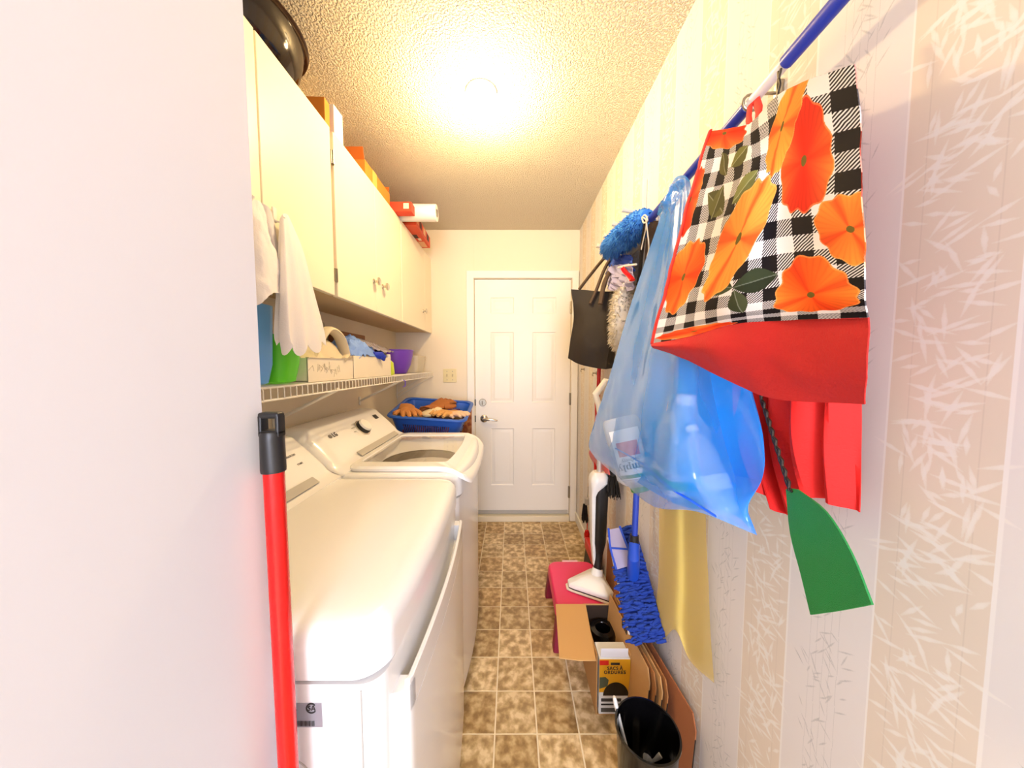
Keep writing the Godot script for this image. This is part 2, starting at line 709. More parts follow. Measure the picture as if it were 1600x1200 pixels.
func _ready() -> void:
	rng.seed = 11
	wrinkle.seed = 7
	wrinkle.frequency = 1.0
	# camera: a wide phone lens at eye height, tipped down a little
	var cam := Camera3D.new()
	cam.name = "camera"
	cam.position = Vector3(0, 1.33, 0)
	cam.rotation.x = -atan(0.06)
	cam.fov = 2.0 * rad_to_deg(atan(1.2))
	cam.near = 0.02
	cam.current = true
	add_child(cam)
	# sky, exposure
	var env := Environment.new()
	env.background_mode = Environment.BG_COLOR
	env.background_color = Color("dfe8f5")
	env.background_energy_multiplier = 1.2
	env.tonemap_mode = Environment.TONE_MAPPER_LINEAR
	env.tonemap_exposure = 1.0
	env.sdfgi_enabled = true
	env.ssao_enabled = true
	env.ssil_enabled = true
	var we := WorldEnvironment.new()
	we.name = "world"
	we.environment = env
	add_child(we)
	# daylight from the window at the end of the hall behind the camera
	var day := AreaLight3D.new()
	day.name = "window_daylight"
	day.area_size = Vector2(0.7, 1.15)
	day.light_color = Color("e2e6fa")
	day.light_energy = 8.4
	day.shadow_enabled = true
	day.area_range = 12.0
	day.position = Vector3(0.1, 1.45, 2.08)
	add_child(day)
	make_materials()
	build_room()
	build_door()
	build_lamp(Vector3(-0.123, CEILING, -1.35), Color("ffdca4"), 0.78)
	build_cabinets()
	build_dryer()
	build_washer()
	build_shelf()
	build_apron()
	build_bag()
	build_wall_things()
	build_floor_things()
	build_shelf_things()
	build_cabinet_top()
	build_basket()


# ---------------------------------------------------------------- room
func build_room() -> void:
	var g := Geo.new()
	g.rbox(Vector3(-0.205, -0.0515, -0.3), Vector3(1.73, 0.1, 4.94), 0.002)
	var fl := struct("floor", g, M.grout)
	var side := 0.1525
	var pieces := []
	for row in range(-12, 12):
		for col in range(-6, 4):
			var x0 := -0.062 + col * side
			var z1 := -1.077 - row * side
			var x1 := minf(x0 + side, WALL_RIGHT)
			var z0 := maxf(z1 - side, WALL_BACK)
			x0 = maxf(x0, WALL_LEFT)
			if z1 > HALL_END + side and x1 < HALL + 0.02:
				continue
			if z1 > 0.8:
				continue
			if x1 - x0 < 0.02 or z1 - z0 < 0.02:
				continue
			var q := Geo.new()
			q.rbox(Vector3((x0 + x1) / 2, -0.0035, (z0 + z1) / 2), Vector3(x1 - x0 - 0.005, 0.007, z1 - z0 - 0.005), 0.0012)
			pieces.append([absf(z1 + 1.6) + absf(x0 - 0.1), q])
	for p in pieces:
		part("tile", p[1], M.tile[rng.randi() % 5], fl)

	g = Geo.new()
	g.rbox(Vector3(-0.205, CEILING + 0.05, -0.3), Vector3(1.73, 0.1, 4.94), 0.002)
	struct("ceiling", g, M.ceiling)

	# papered wall on the right; its face carries the paper at true scale
	g = Geo.new()
	var zs := [-2.76, 2.2]
	var a := Vector3(WALL_RIGHT, 0, zs[0])
	var b := Vector3(WALL_RIGHT, 0, zs[1])
	var up := Vector3(0, CEILING, 0)
	var out := Vector3(0.1, 0, 0)
	var u0: float = (-zs[0] - 0.724) / 0.26
	var u1: float = (-zs[1] - 0.724) / 0.26
	var vv := -CEILING / 0.52
	g.quad(b, a, a + up, b + up, Vector2(u1, 0), Vector2(u0, 0), Vector2(u0, vv), Vector2(u1, vv))
	g.quad(a + out, b + out, b + out + up, a + out + up)
	g.quad(a, a + out, a + out + up, a + up)
	g.quad(b + out, b, b + up, b + out + up)
	g.quad(a + up, a + out + up, b + out + up, b + up)
	g.quad(b, b + out, a + out, a)
	g.outward(0)
	struct("wall_right", g, M.wallpaper)

	g = Geo.new()
	g.rbox(Vector3(WALL_LEFT - 0.05, CEILING / 2, (HALL_END - 2.76) / 2), Vector3(0.1, CEILING, 2.76 + HALL_END), 0.001)
	struct("wall_left", g, M.paint)
	# end wall with the door opening
	g = Geo.new()
	var dl := -0.31
	var dr := 0.488
	var dt := 2.032
	g.rbox(Vector3((WALL_LEFT + dl) / 2, CEILING / 2, -2.71), Vector3(dl - WALL_LEFT, CEILING, 0.1), 0.001)
	g.rbox(Vector3((WALL_RIGHT + dr) / 2, CEILING / 2, -2.71), Vector3(WALL_RIGHT - dr, CEILING, 0.1), 0.001)
	g.rbox(Vector3((dl + dr) / 2, (CEILING + dt) / 2, -2.71), Vector3(dr - dl, CEILING - dt, 0.1), 0.001)
	struct("wall_back", g, M.paint)
	# the hall wall whose end hides the near side of the dryer
	g = Geo.new()
	g.prism(PackedVector2Array([Vector2(HALL, 2.2), Vector2(HALL, HALL_END), Vector2(-1.06, HALL_END), Vector2(-1.06, HALL_END + 0.1), Vector2(HALL - 0.1, HALL_END + 0.1), Vector2(HALL - 0.1, 2.2)]), -CEILING, 0.0, 0.0, Transform3D(Basis(Vector3.RIGHT, PI / 2), Vector3.ZERO))
	struct("wall_hall", g, M.hall_paint)
	# wall behind the camera with its window
	g = Geo.new()
	g.rbox(Vector3(-0.3, CEILING / 2, 2.15), Vector3(0.1, CEILING, 0.1), 0.001)
	g.rbox(Vector3(0.5, CEILING / 2, 2.15), Vector3(0.1, CEILING, 0.1), 0.001)
	g.rbox(Vector3(0.1, 0.43, 2.15), Vector3(0.7, 0.86, 0.1), 0.001)
	g.rbox(Vector3(0.1, 2.24, 2.15), Vector3(0.7, 0.36, 0.1), 0.001)
	struct("wall_front", g, M.hall_paint)
	g = Geo.new()
	for x in [-0.23, 0.43]:
		g.rbox(Vector3(x, 1.46, 2.15), Vector3(0.04, 1.2, 0.06), 0.003)
	for y in [0.88, 1.46, 2.04]:
		g.rbox(Vector3(0.1, y, 2.15), Vector3(0.64, 0.04, 0.06), 0.003)
	var win := struct("window_1", g, M.trim)
	g = Geo.new()
	g.rbox(Vector3(0.1, 1.46, 2.15), Vector3(0.62, 1.14, 0.004), 0.001)
	part("pane", g, M.clear, win)

	g = Geo.new()
	g.rbox(Vector3(WALL_RIGHT - 0.006, 0.04, -1.7), Vector3(0.012, 0.08, 1.92), 0.003)
	struct("baseboard_right", g, M.trim)
	g = Geo.new()
	g.rbox(Vector3(-0.67, 0.04, -2.654), Vector3(0.58, 0.08, 0.012), 0.003)
	struct("baseboard_back", g, M.trim)

	# switch plate on the end wall
	var sw := thing("switch_plate", "cream double switch plate on the end wall left of the door", "switch", Vector3(-0.516, 1.24, WALL_BACK))
	g = Geo.new()
	g.rbox(Vector3(-0.516, 1.24, WALL_BACK + 0.003), Vector3(0.112, 0.112, 0.006), 0.003, 2)
	part("plate", g, hexm("eadca8", 0.4), sw)
	for x in [-0.539, -0.493]:
		g = Geo.new()
		g.rbox(Vector3(x, 1.243, WALL_BACK + 0.01), Vector3(0.01, 0.022, 0.012), 0.002, 1)
		part("toggle", g, hexm("c9b98a", 0.4), sw)
		for y in [1.205, 1.275]:
			g = Geo.new()
			g.lathe([[0.0, 0.0], [0.004, 0.0], [0.004, 0.0015], [0.002, 0.002], [0.0, 0.002]], 10, Transform3D(Basis(Vector3.RIGHT, PI / 2), Vector3(x, y, WALL_BACK + 0.0055)))
			part("screw", g, M.nickel, sw)


func build_door() -> void:
	var z := WALL_BACK - 0.012
	# casing and jamb round the opening
	var g := Geo.new()
	var o := [Vector2(-0.372, 0.0), Vector2(-0.372, 2.094), Vector2(0.545, 2.094), Vector2(0.545, 0.0), Vector2(0.492, 0.0), Vector2(0.492, 2.034), Vector2(-0.312, 2.034), Vector2(-0.312, 0.0)]
	g.prism(PackedVector2Array(o), WALL_BACK, WALL_BACK + 0.014, 0.004)
	struct("trim_1", g, M.trim)
	var d := struct("door_1", _door_slab(z), M.door)
	for c in [[-0.178, 0.015], [0.169, 0.363]]:
		for r in [[1.752, 1.884], [1.015, 1.6], [0.305, 0.795]]:
			part("panel", _door_panel(c[0], c[1], r[0], r[1], z), M.door, d)
	for y in [1.80, 1.045, 0.25]:
		g = Geo.new()
		g.rbox(Vector3(0.487, y, z + 0.006), Vector3(0.02, 0.1, 0.012), 0.002)
		g.tube([Vector3(0.486, y - 0.05, z + 0.012), Vector3(0.486, y + 0.05, z + 0.012)], 0.006, 8)
		part("hinge", g, M.nickel, d)
	g = Geo.new()
	g.rbox(Vector3(0.09, 0.075, z + 0.004), Vector3(0.77, 0.03, 0.008), 0.002)
	part("door_sweep", g, M.grey_plastic, d, "grey sweep along the foot of the door")
	# deadbolt and lever
	g = Geo.new()
	var face := Basis(Vector3.RIGHT, PI / 2)
	g.lathe([[0.0, 0.0], [0.031, 0.0], [0.031, 0.006], [0.027, 0.012], [0.0, 0.012]], 24, Transform3D(face, Vector3(-0.246, 1.015, z)))
	g.rbox(Vector3(-0.246, 1.015, z + 0.018), Vector3(0.008, 0.03, 0.014), 0.003)
	part("deadbolt", g, M.nickel, d, "round metal deadbolt with thumb turn")
	g = Geo.new()
	g.lathe([[0.0, 0.0], [0.033, 0.0], [0.033, 0.006], [0.027, 0.013], [0.014, 0.016], [0.012, 0.045], [0.0, 0.046]], 24, Transform3D(face, Vector3(-0.235, 0.878, z)))
	g.tube([Vector3(-0.235, 0.878, z + 0.042), Vector3(-0.20, 0.878, z + 0.05), Vector3(-0.15, 0.873, z + 0.05), Vector3(-0.12, 0.868, z + 0.047)], [0.011, 0.011, 0.009, 0.006], 10)
	part("handle", g, M.chrome, d, "bright metal lever handle")
	for y in [1.015, 0.878]:
		g = Geo.new()
		g.rbox(Vector3(-0.308, y, z + 0.008), Vector3(0.008, 0.055, 0.012), 0.002)
		part("strike_plate", g, M.dark, d)
	g = Geo.new()
	g.rbox(Vector3(0.09, 0.025, WALL_BACK - 0.03), Vector3(0.79, 0.05, 0.11), 0.006)
	struct("trim_2", g, hexm("efe3c4", 0.5))


func _door_slab(z: float) -> Geo:
	# front face cut round six panel openings, plain back and rims
	var g := Geo.new()
	var xs := [-0.307, -0.178, 0.015, 0.169, 0.363, 0.485]
	var ys := [0.06, 0.305, 0.795, 1.015, 1.6, 1.752, 1.884, 2.028]
	for i in 5:
		for j in 7:
			if (i == 1 or i == 3) and (j == 1 or j == 3 or j == 5):
				continue
			g.quad(Vector3(xs[i], ys[j], z), Vector3(xs[i + 1], ys[j], z), Vector3(xs[i + 1], ys[j + 1], z), Vector3(xs[i], ys[j + 1], z))
	var a := Vector3(xs[0], ys[0], z)
	var b := Vector3(xs[5], ys[0], z)
	var c := Vector3(xs[5], ys[7], z)
	var d := Vector3(xs[0], ys[7], z)
	var k := Vector3(0, 0, -0.04)
	g.quad(b + k, a + k, d + k, c + k)
	g.quad(a, d, d + k, a + k)
	g.quad(b, b + k, c + k, c)
	g.quad(d, c, c + k, d + k)
	g.quad(a, a + k, b + k, b)
	return g


func _door_panel(x0: float, x1: float, y0: float, y1: float, z: float) -> Geo:
	var g := Geo.new()
	var list := []
	for s in [[0.0, 0.0], [0.006, -0.007], [0.013, -0.008], [0.034, -0.001], [0.036, -0.001]]:
		list.append(PackedVector3Array([Vector3(x0 + s[0], y0 + s[0], z + s[1]), Vector3(x1 - s[0], y0 + s[0], z + s[1]), Vector3(x1 - s[0], y1 - s[0], z + s[1]), Vector3(x0 + s[0], y1 - s[0], z + s[1])]))
	g.rings(list, false, true, false)
	return g


func build_lamp(at: Vector3, c: Color, energy: float) -> void:
	var t := thing("ceiling_lamp", "bare bulb in a round white porcelain holder on the textured ceiling", "lamp", at)
	var flip := Transform3D(Basis(Vector3.RIGHT, PI), at)
	var g := Geo.new()
	g.lathe([[0.0, 0.0], [0.062, 0.0], [0.062, 0.008], [0.056, 0.014], [0.04, 0.02], [0.034, 0.03], [0.03, 0.05], [0.026, 0.052], [0.0, 0.05]], 32, flip)
	part("holder", g, M.plastic_white, t)
	for s in [-1.0, 1.0]:
		g = Geo.new()
		g.lathe([[0.0, 0.0], [0.004, 0.0], [0.003, 0.003], [0.0, 0.0035]], 10, Transform3D(Basis(Vector3.RIGHT, PI), at + Vector3(s * 0.046, -0.014, 0.0)))
		part("screw", g, M.nickel, t)
	g = Geo.new()
	var prof := [[0.0, 0.045], [0.013, 0.045], [0.014, 0.06]]
	for i in 12:
		var a := PI * (0.16 + 0.84 * i / 11.0)
		prof.append([0.029 * sin(a), 0.097 - 0.033 * cos(a)])
	g.lathe(prof, 24, flip)
	var bm := hexm("fff4dd", 0.3)
	bm.emission_enabled = true
	bm.emission = Color("fff0d0")
	bm.emission_energy_multiplier = 3.0
	part("bulb", g, bm, t, "lit round bulb")
	var l := OmniLight3D.new()
	l.name = "bulb_light"
	l.position = Vector3(0, -0.1, 0)
	l.light_color = c
	l.light_energy = energy
	l.light_size = 0.03
	l.omni_range = 10.0
	l.omni_attenuation = 2.0
	l.shadow_enabled = true
	t.add_child(l)


# ---------------------------------------------------------------- wall cabinets
func build_cabinets() -> void:
	var lo := 1.588
	var hi := 2.19
	var labels := ["cream wall cabinet nearest the hall wall, with white curtains hung before its door", "cream wall cabinet in the middle, with two round metal knobs side by side", "cream wall cabinet touching the end wall, with a single round knob"]
	var spans := [[-0.46, -1.221], [-1.2225, -1.9485], [-1.95, -2.657]]
	for k in 3:
		var z0: float = spans[k][0]
		var z1: float = spans[k][1]
		var t := thing("wall_cabinet", labels[k], "cabinet", Vector3(WALL_LEFT, lo, (z0 + z1) / 2), "cream cabinets along the left wall")
		var g := Geo.new()
		g.rbox(Vector3(-0.822, (lo + hi) / 2 + 0.004, (z0 + z1) / 2), Vector3(0.276, hi - lo - 0.008, z0 - z1), 0.003)
		part("body", g, M.cabinet_raw, t, "raw beige underside")
		var doors: Array = [[[-0.875, -1.213]], [[-1.234, -1.587], [-1.591, -1.942]], [[-1.957, -2.462]]][k]
		if k == 0:
			g = Geo.new()
			g.rbox(Vector3(-0.671, (lo + hi) / 2, -0.852), Vector3(0.02, hi - lo, 0.038), 0.002)
			part("stile", g, M.cabinet, t)
			g = Geo.new()
			g.rbox(Vector3(-0.671, (lo + hi) / 2, -0.646), Vector3(0.02, hi - lo, 0.36), 0.003)
			part("door", g, M.cabinet, t)
		if k == 2:
			g = Geo.new()
			g.rbox(Vector3(-0.671, (lo + hi) / 2, -2.561), Vector3(0.02, hi - lo, 0.19), 0.003)
			part("filler_panel", g, M.cabinet, t)
		for i in doors.size():
			var d: Array = doors[i]
			g = Geo.new()
			g.rbox(Vector3(-0.671, (lo + hi) / 2, (d[0] + d[1]) / 2), Vector3(0.021, hi - lo, d[0] - d[1]), 0.003, 2)
			var dm := part("door", g, M.cabinet, t)
			var knob_z := 0.0
			if k == 1:
				knob_z = -1.556 if i == 0 else -1.66
			elif k == 2:
				knob_z = -2.41
			if knob_z != 0.0:
				g = Geo.new()
				g.lathe([[0.0, 0.0], [0.013, 0.0], [0.012, 0.003], [0.0055, 0.006], [0.006, 0.016], [0.012, 0.02], [0.0185, 0.022], [0.0185, 0.027], [0.014, 0.03], [0.0, 0.031]], 20, Transform3D(Basis(Vector3.BACK, -PI / 2), Vector3(-0.66, 1.728, knob_z)))
				part("knob", g, M.chrome, dm, "round metal knob")
			if k < 2 and i == 0:
				for y in [2.09, 1.665]:
					g = Geo.new()
					g.rbox(Vector3(-0.661, y, d[0] + 0.008 if k == 1 else d[1] - 0.008), Vector3(0.006, 0.05, 0.012), 0.002)
					g.tube([Vector3(-0.657, y - 0.024, -1.222), Vector3(-0.657, y + 0.024, -1.222)], 0.0045, 8)
					part("hinge", g, M.nickel, dm)


# ---------------------------------------------------------------- dryer and washer
func console(z0: float, z1: float, round_end: bool) -> Geo:
	var prof := [Vector2(-0.945, 0.9), Vector2(-0.945, 1.05), Vector2(-0.93, 1.07), Vector2(-0.87, 1.082), Vector2(-0.80, 1.082), Vector2(-0.777, 1.074), Vector2(-0.765, 1.062), Vector2(-0.72, 1.022), Vector2(-0.675, 0.977), Vector2(-0.66, 0.958), Vector2(-0.64, 0.945), Vector2(-0.61, 0.934), Vector2(-0.61, 0.9)]
	var list := []
	var steps := [0.0, 0.004, 0.012, 0.025, 0.04, 0.06, 0.085]
	var zz := []
	for s in steps:
		zz.append([z0 - s, s / 0.085])
	zz.append([z1 + 0.012, 1.0])
	zz.append([z1 + 0.004, 0.99])
	zz.append([z1, 0.96])
	for q in zz:
		var f: float = q[1]
		var k := (0.5 + 0.5 * sqrt(1.0 - pow(1.0 - f, 2.0))) if round_end else (0.93 + 0.07 * f)
		if q[0] <= z1 + 0.012:
			k = 1.0 - (1.0 - f)
		var ring := PackedVector3Array()
		for p in prof:
			var y: float = 0.9 + (p.y - 0.9) * k
			var x: float = -0.945 + (p.x + 0.945) * (0.9 + 0.1 * k)
			ring.append(Vector3(x, y, q[0]))
		list.append(ring)
	var g := Geo.new()
	g.rings(list)
	return g


func build_dryer() -> void:
	var zc := -0.797
	var xc := -0.57
	var hx := 0.37
	var hz := 0.338
	var t := thing("clothes_dryer", "white front loading clothes dryer nearest the camera, beside the red broom stick", "dryer", Vector3(xc, 0, zc))
	var g := Geo.new()
	var ring := []
	for s in [[0.0, 0.03], [0.0, 0.84]]:
		ring.append(rrect(xc, zc, hx - 0.004, hz - 0.004, 0.03, s[1], 10, 6, 0.02))
	g.rings(ring)
	part("body", g, M.enamel, t)
	for p in [[-0.88, -0.5], [-0.88, -1.08], [-0.28, -0.5], [-0.28, -1.08]]:
		g = Geo.new()
		g.lathe([[0.0, 0.0], [0.025, 0.0], [0.025, 0.012], [0.015, 0.03], [0.0, 0.031]], 12, Transform3D(Basis(), Vector3(p[0], 0.0, p[1])))
		part("foot", g, M.black_plastic, t)
	# top cover, crowned and well rounded
	g = Geo.new()
	ring = []
	for s in [[0.006, 0.845], [0.0, 0.85], [0.0, 0.893], [0.002, 0.905], [0.006, 0.914], [0.013, 0.922], [0.024, 0.927], [0.045, 0.930], [0.09, 0.931], [0.16, 0.933]]:
		ring.append(rrect(xc, zc, hx - s[0], hz - s[0], maxf(0.048 - s[0] * 0.3, 0.02), s[1], 10, 8, 0.022))
	g.rings(ring)
	part("top_cover", g, M.enamel, t)
	part("console", console(zc + hz - 0.01, zc - hz + 0.01, true), M.enamel, t)
	g = Geo.new()
	g.rbox(Vector3(0, 0, 0), Vector3(0.03, 0.004, 0.46), 0.0015, 1, Transform3D(Basis(Vector3.BACK, -0.62), Vector3(-0.642, 0.955, zc)))
	part("grey_stripe", g, M.grey_plastic, t)
	# small print on the console
	var face := Basis(Vector3.BACK, -PI / 4) * Basis(Vector3.UP, PI / 2) * Basis(Vector3.RIGHT, -PI / 2)
	lettering("SENSOR DRY", 0.007, Transform3D(face, Vector3(-0.727, 1.031, -1.03)), M.ink, t)
	lettering("START", 0.007, Transform3D(face, Vector3(-0.70, 1.004, -1.04)), M.ink, t)
	# bowed door with a hollow grip along its top edge
	g = Geo.new()
	var outer := []
	var inner := []
	var back := []
	var zl := [-0.5, -0.501, -0.504, -0.508, -0.514, -0.522]
	for i in 13:
		zl.append(lerpf(-0.532, -1.058, i / 12.0))
	for s in [0.022, 0.014, 0.008, 0.004, 0.001, 0.0]:
		zl.append(-1.09 + s)
	for z in zl:
		var f := 1.0 - pow((z - zc) / hz, 2.0)
		var x := -0.204 + 0.02 * f
		var edge := minf(1.0, minf(absf(z + 0.5), absf(z + 1.09)) / 0.022)
		var stand := 0.026 * sqrt(1.0 - pow(1.0 - edge, 2.0))
		outer.append(Vector2(x + stand, z))
		inner.append(Vector2(x + maxf(stand - 0.009, 0.0), z))
		back.append(Vector2(x, z))
	var lying := Transform3D(Basis(Vector3.RIGHT, PI / 2), Vector3.ZERO)
	var last := zl.size() - 1
	var slab := PackedVector2Array(outer)
	for i in range(last - 1, 0, -1):
		slab.append(back[i] + Vector2(-0.004, 0))
	g.prism(slab, -0.735, -0.10, 0.0, lying)
	var lip := PackedVector2Array(outer.slice(4, last - 3))
	for i in range(last - 4, 3, -1):
		lip.append(inner[i])
	g.prism(lip, -0.795, -0.735, 0.002, lying)
	for ends in [[0, 6], [last - 6, last]]:
		var piece := PackedVector2Array(outer.slice(ends[0], ends[1] + 1))
		for i in range(ends[1] - (1 if ends[1] == last else 0), ends[0] - (0 if ends[0] == 0 else 1), -1):
			if i > 0:
				piece.append(back[i] + Vector2(-0.004, 0))
		g.prism(piece, -0.785, -0.735, 0.0, lying)
	part("door", g, M.enamel, t, "bowed door with a hollow grip along the top")
	# rating sticker and pressed round knockout on the near side
	var zn := zc + hz - 0.004
	g = Geo.new()
	g.rbox(Vector3(-0.338, 0.79, zn), Vector3(0.09, 0.04, 0.0016), 0.0007)
	var st := part("rating_sticker", g, hexm("a9abb2", 0.35, 0.4), t, "silver rating sticker with a bar code")
	g = Geo.new()
	for i in 22:
		var w := 0.0012 if i % 3 else 0.002
		g.rbox(Vector3(-0.352 + i * 0.0022, 0.777, zn + 0.0012), Vector3(w * 0.6, 0.008, 0.0008), 0.0)
	part("bar_code", g, M.ink, st)
	lettering("SA", 0.008, Transform3D(Basis(), Vector3(-0.309, 0.802, zn + 0.001)), M.ink, st, false, true)
	g = Geo.new()
	var c_mark := []
	for i in 17:
		var a := 0.7 + i / 16.0 * 4.9
		c_mark.append(Vector3(-0.309 + cos(a) * 0.0075, 0.802 + sin(a) * 0.0075, zn + 0.001))
	g.tube(c_mark, 0.0011, 6)
	part("mark", g, M.ink, st)
	lettering("MODEL", 0.004, Transform3D(Basis(), Vector3(-0.34, 0.801, zn + 0.001)), M.ink, st)
	g = Geo.new()
	var arc := []
	for i in 33:
		arc.append(Vector3(-0.37 + cos(TAU * i / 32.0) * 0.065, 0.66 + sin(TAU * i / 32.0) * 0.065, zn + 0.0005))
	g.tube(arc, 0.0012, 6, false)
	part("knockout_ring", g, M.grey_plastic, t)
	g = Geo.new()
	g.rbox(Vector3(-0.232, 0.43, zn + 0.001), Vector3(0.002, 0.8, 0.002), 0.0)
	part("panel_seam", g, M.grey_plastic, t)


func build_washer() -> void:
	var zc := -1.494
	var xc := -0.575
	var hx := 0.375
	var hz := 0.338
	var t := thing("washing_machine", "white top loading washing machine with a glass lid, between dryer and blue basket", "washer", Vector3(xc, 0, zc))
	var g := Geo.new()
	g.rings([rrect(xc, zc, hx - 0.004, hz - 0.003, 0.03, 0.03, 10, 6, 0.03), rrect(xc, zc, hx - 0.004, hz - 0.003, 0.03, 0.83, 10, 6, 0.03)])
	part("body", g, M.enamel, t)
	for p in [[-0.88, -1.22], [-0.88, -1.78], [-0.28, -1.22], [-0.28, -1.78]]:
		g = Geo.new()
		g.lathe([[0.0, 0.0], [0.025, 0.0], [0.025, 0.012], [0.015, 0.03], [0.0, 0.031]], 12, Transform3D(Basis(), Vector3(p[0], 0.0, p[1])))
		part("foot", g, M.black_plastic, t)
	# top frame with a funnel down to the drum
	g = Geo.new()
	var ring := []
	for s in [[0.004, 0.832], [0.0, 0.838], [0.0, 0.895], [0.004, 0.912], [0.012, 0.922], [0.026, 0.926]]:
		ring.append(rrect(xc, zc, hx - s[0], hz - s[0], 0.05, s[1], 10, 6, 0.035))
	ring.append(rrect(-0.43, zc, 0.195, 0.262, 0.04, 0.926, 10, 6))
	ring.append(rrect(-0.43, zc, 0.19, 0.257, 0.04, 0.915, 10, 6))
	ring.append(rrect(-0.435, zc, 0.187, 0.235, 0.15, 0.885, 10, 6))
	ring.append(rrect(-0.435, zc, 0.182, 0.215, 0.18, 0.872, 10, 6))
	g.rings(ring, false, false, false)
	part("top_frame", g, M.enamel, t)
	g = Geo.new()
	g.rings([rrect(-0.435, zc, 0.19, 0.222, 0.185, 0.871, 10, 6), rrect(-0.435, zc, 0.178, 0.208, 0.175, 0.868, 10, 6), rrect(-0.435, zc, 0.186, 0.218, 0.182, 0.82, 10, 6), rrect(-0.435, zc, 0.186, 0.218, 0.182, 0.35, 10, 6), rrect(-0.44, zc, 0.15, 0.15, 0.149, 0.33, 10, 6)], false, true, false)
	part("drum", g, M.steel, t, "dark steel drum seen through the lid")
	part("console", console(zc + hz - 0.005, zc - hz + 0.008, true), M.enamel, t)
	g = Geo.new()
	g.rbox(Vector3(0, 0, 0), Vector3(0.03, 0.004, 0.43), 0.0015, 1, Transform3D(Basis(Vector3.BACK, -0.62), Vector3(-0.642, 0.955, zc - 0.05)))
	part("grey_stripe", g, M.grey_plastic, t)
	# lid frame: a ring that slopes over the front edge
	g = Geo.new()
	var lower := rrect(-0.395, zc, 0.235, 0.31, 0.05, 0.928, 10, 6, 0.012)
	var side := rrect(-0.395, zc, 0.235, 0.31, 0.05, 0.938, 10, 6, 0.012)
	var top := rrect(-0.395, zc, 0.227, 0.302, 0.045, 0.946, 10, 6, 0.012)
	var inn := rrect(-0.43, zc, 0.172, 0.246, 0.02, 0.946, 10, 6, 0.015)
	var inn2 := rrect(-0.43, zc, 0.169, 0.243, 0.02, 0.942, 10, 6, 0.015)
	var inn3 := rrect(-0.43, zc, 0.169, 0.243, 0.02, 0.932, 10, 6, 0.015)
	for q in [lower, side, top]:
		for i in q.size():
			var over := maxf(0.0, q[i].x + 0.27)
			q[i].y -= 4.6 * over * over
	g.rings([lower, side, top, inn, inn2, inn3], false, false, false)
	var lid := part("lid", g, M.enamel, t, "lid frame sloping over the front edge")
	g = Geo.new()
	var gl := rrect(-0.43, zc, 0.1695, 0.2435, 0.02, 0.9425, 10, 6, 0.015)
	g.rings([gl, rrect(-0.432, zc, 0.08, 0.11, 0.02, 0.943, 10, 6, 0.015)], false, true, false)
	part("lid_glass", g, M.glass, lid, "clear glass pane")
	# dial, badge, display and small print on the sloping console face
	var face := Basis(Vector3.BACK, -PI / 4)
	var mid := Vector3(-0.722, 1.026, -1.53)
	g = Geo.new()
	g.lathe([[0.0, 0.0], [0.043, 0.0], [0.043, 0.002], [0.039, 0.004], [0.0, 0.004]], 32, Transform3D(face, mid))
	part("dial_plate", g, M.chrome, t)
	g = Geo.new()
	g.lathe([[0.0, 0.003], [0.036, 0.003], [0.034, 0.024], [0.031, 0.028], [0.0, 0.029]], 32, Transform3D(face, mid))
	part("dial", g, M.plastic_white, t, "white dial with a dark edge")
	g = Geo.new()
	g.lathe([[0.0365, 0.002], [0.0375, 0.012], [0.0355, 0.018], [0.0348, 0.018]], 32, Transform3D(face, mid))
	part("dial_ring", g, M.black_plastic, t, "dark ring round the dial")
	var flat := face * Basis(Vector3.UP, PI / 2) * Basis(Vector3.RIGHT, -PI / 2)
	g = Geo.new()
	g.rbox(Vector3.ZERO, Vector3(0.028, 0.002, 0.038), 0.0008, 1, Transform3D(face, Vector3(-0.745, 1.0475, -1.735)))
	part("display", g, M.dark, t, "small dark display")
	lettering("LG", 0.02, Transform3D(flat, Vector3(-0.737, 1.0405, -1.315)), M.ink, t, false, true)
	g = Geo.new()
	g.lathe([[0.0, 0.0], [0.0095, 0.0], [0.009, 0.0015], [0.0, 0.002]], 20, Transform3D(face, Vector3(-0.737, 1.0395, -1.282)))
	part("badge", g, hexm("77746e", 0.3, 0.5), t, "small round badge")
	for k in 7:
		var a := -0.9 + k * 0.32
		lettering(["Normal", "Heavy", "Delicates", "Towels", "Bedding", "Speed Wash", "Rinse"][k], 0.006, Transform3D(flat, mid + face * Vector3(-cos(a * 1.6) * 0.045, 0.0006, sin(a) * 0.075 + (0.012 if k > 3 else -0.012))), M.grey_plastic, t)


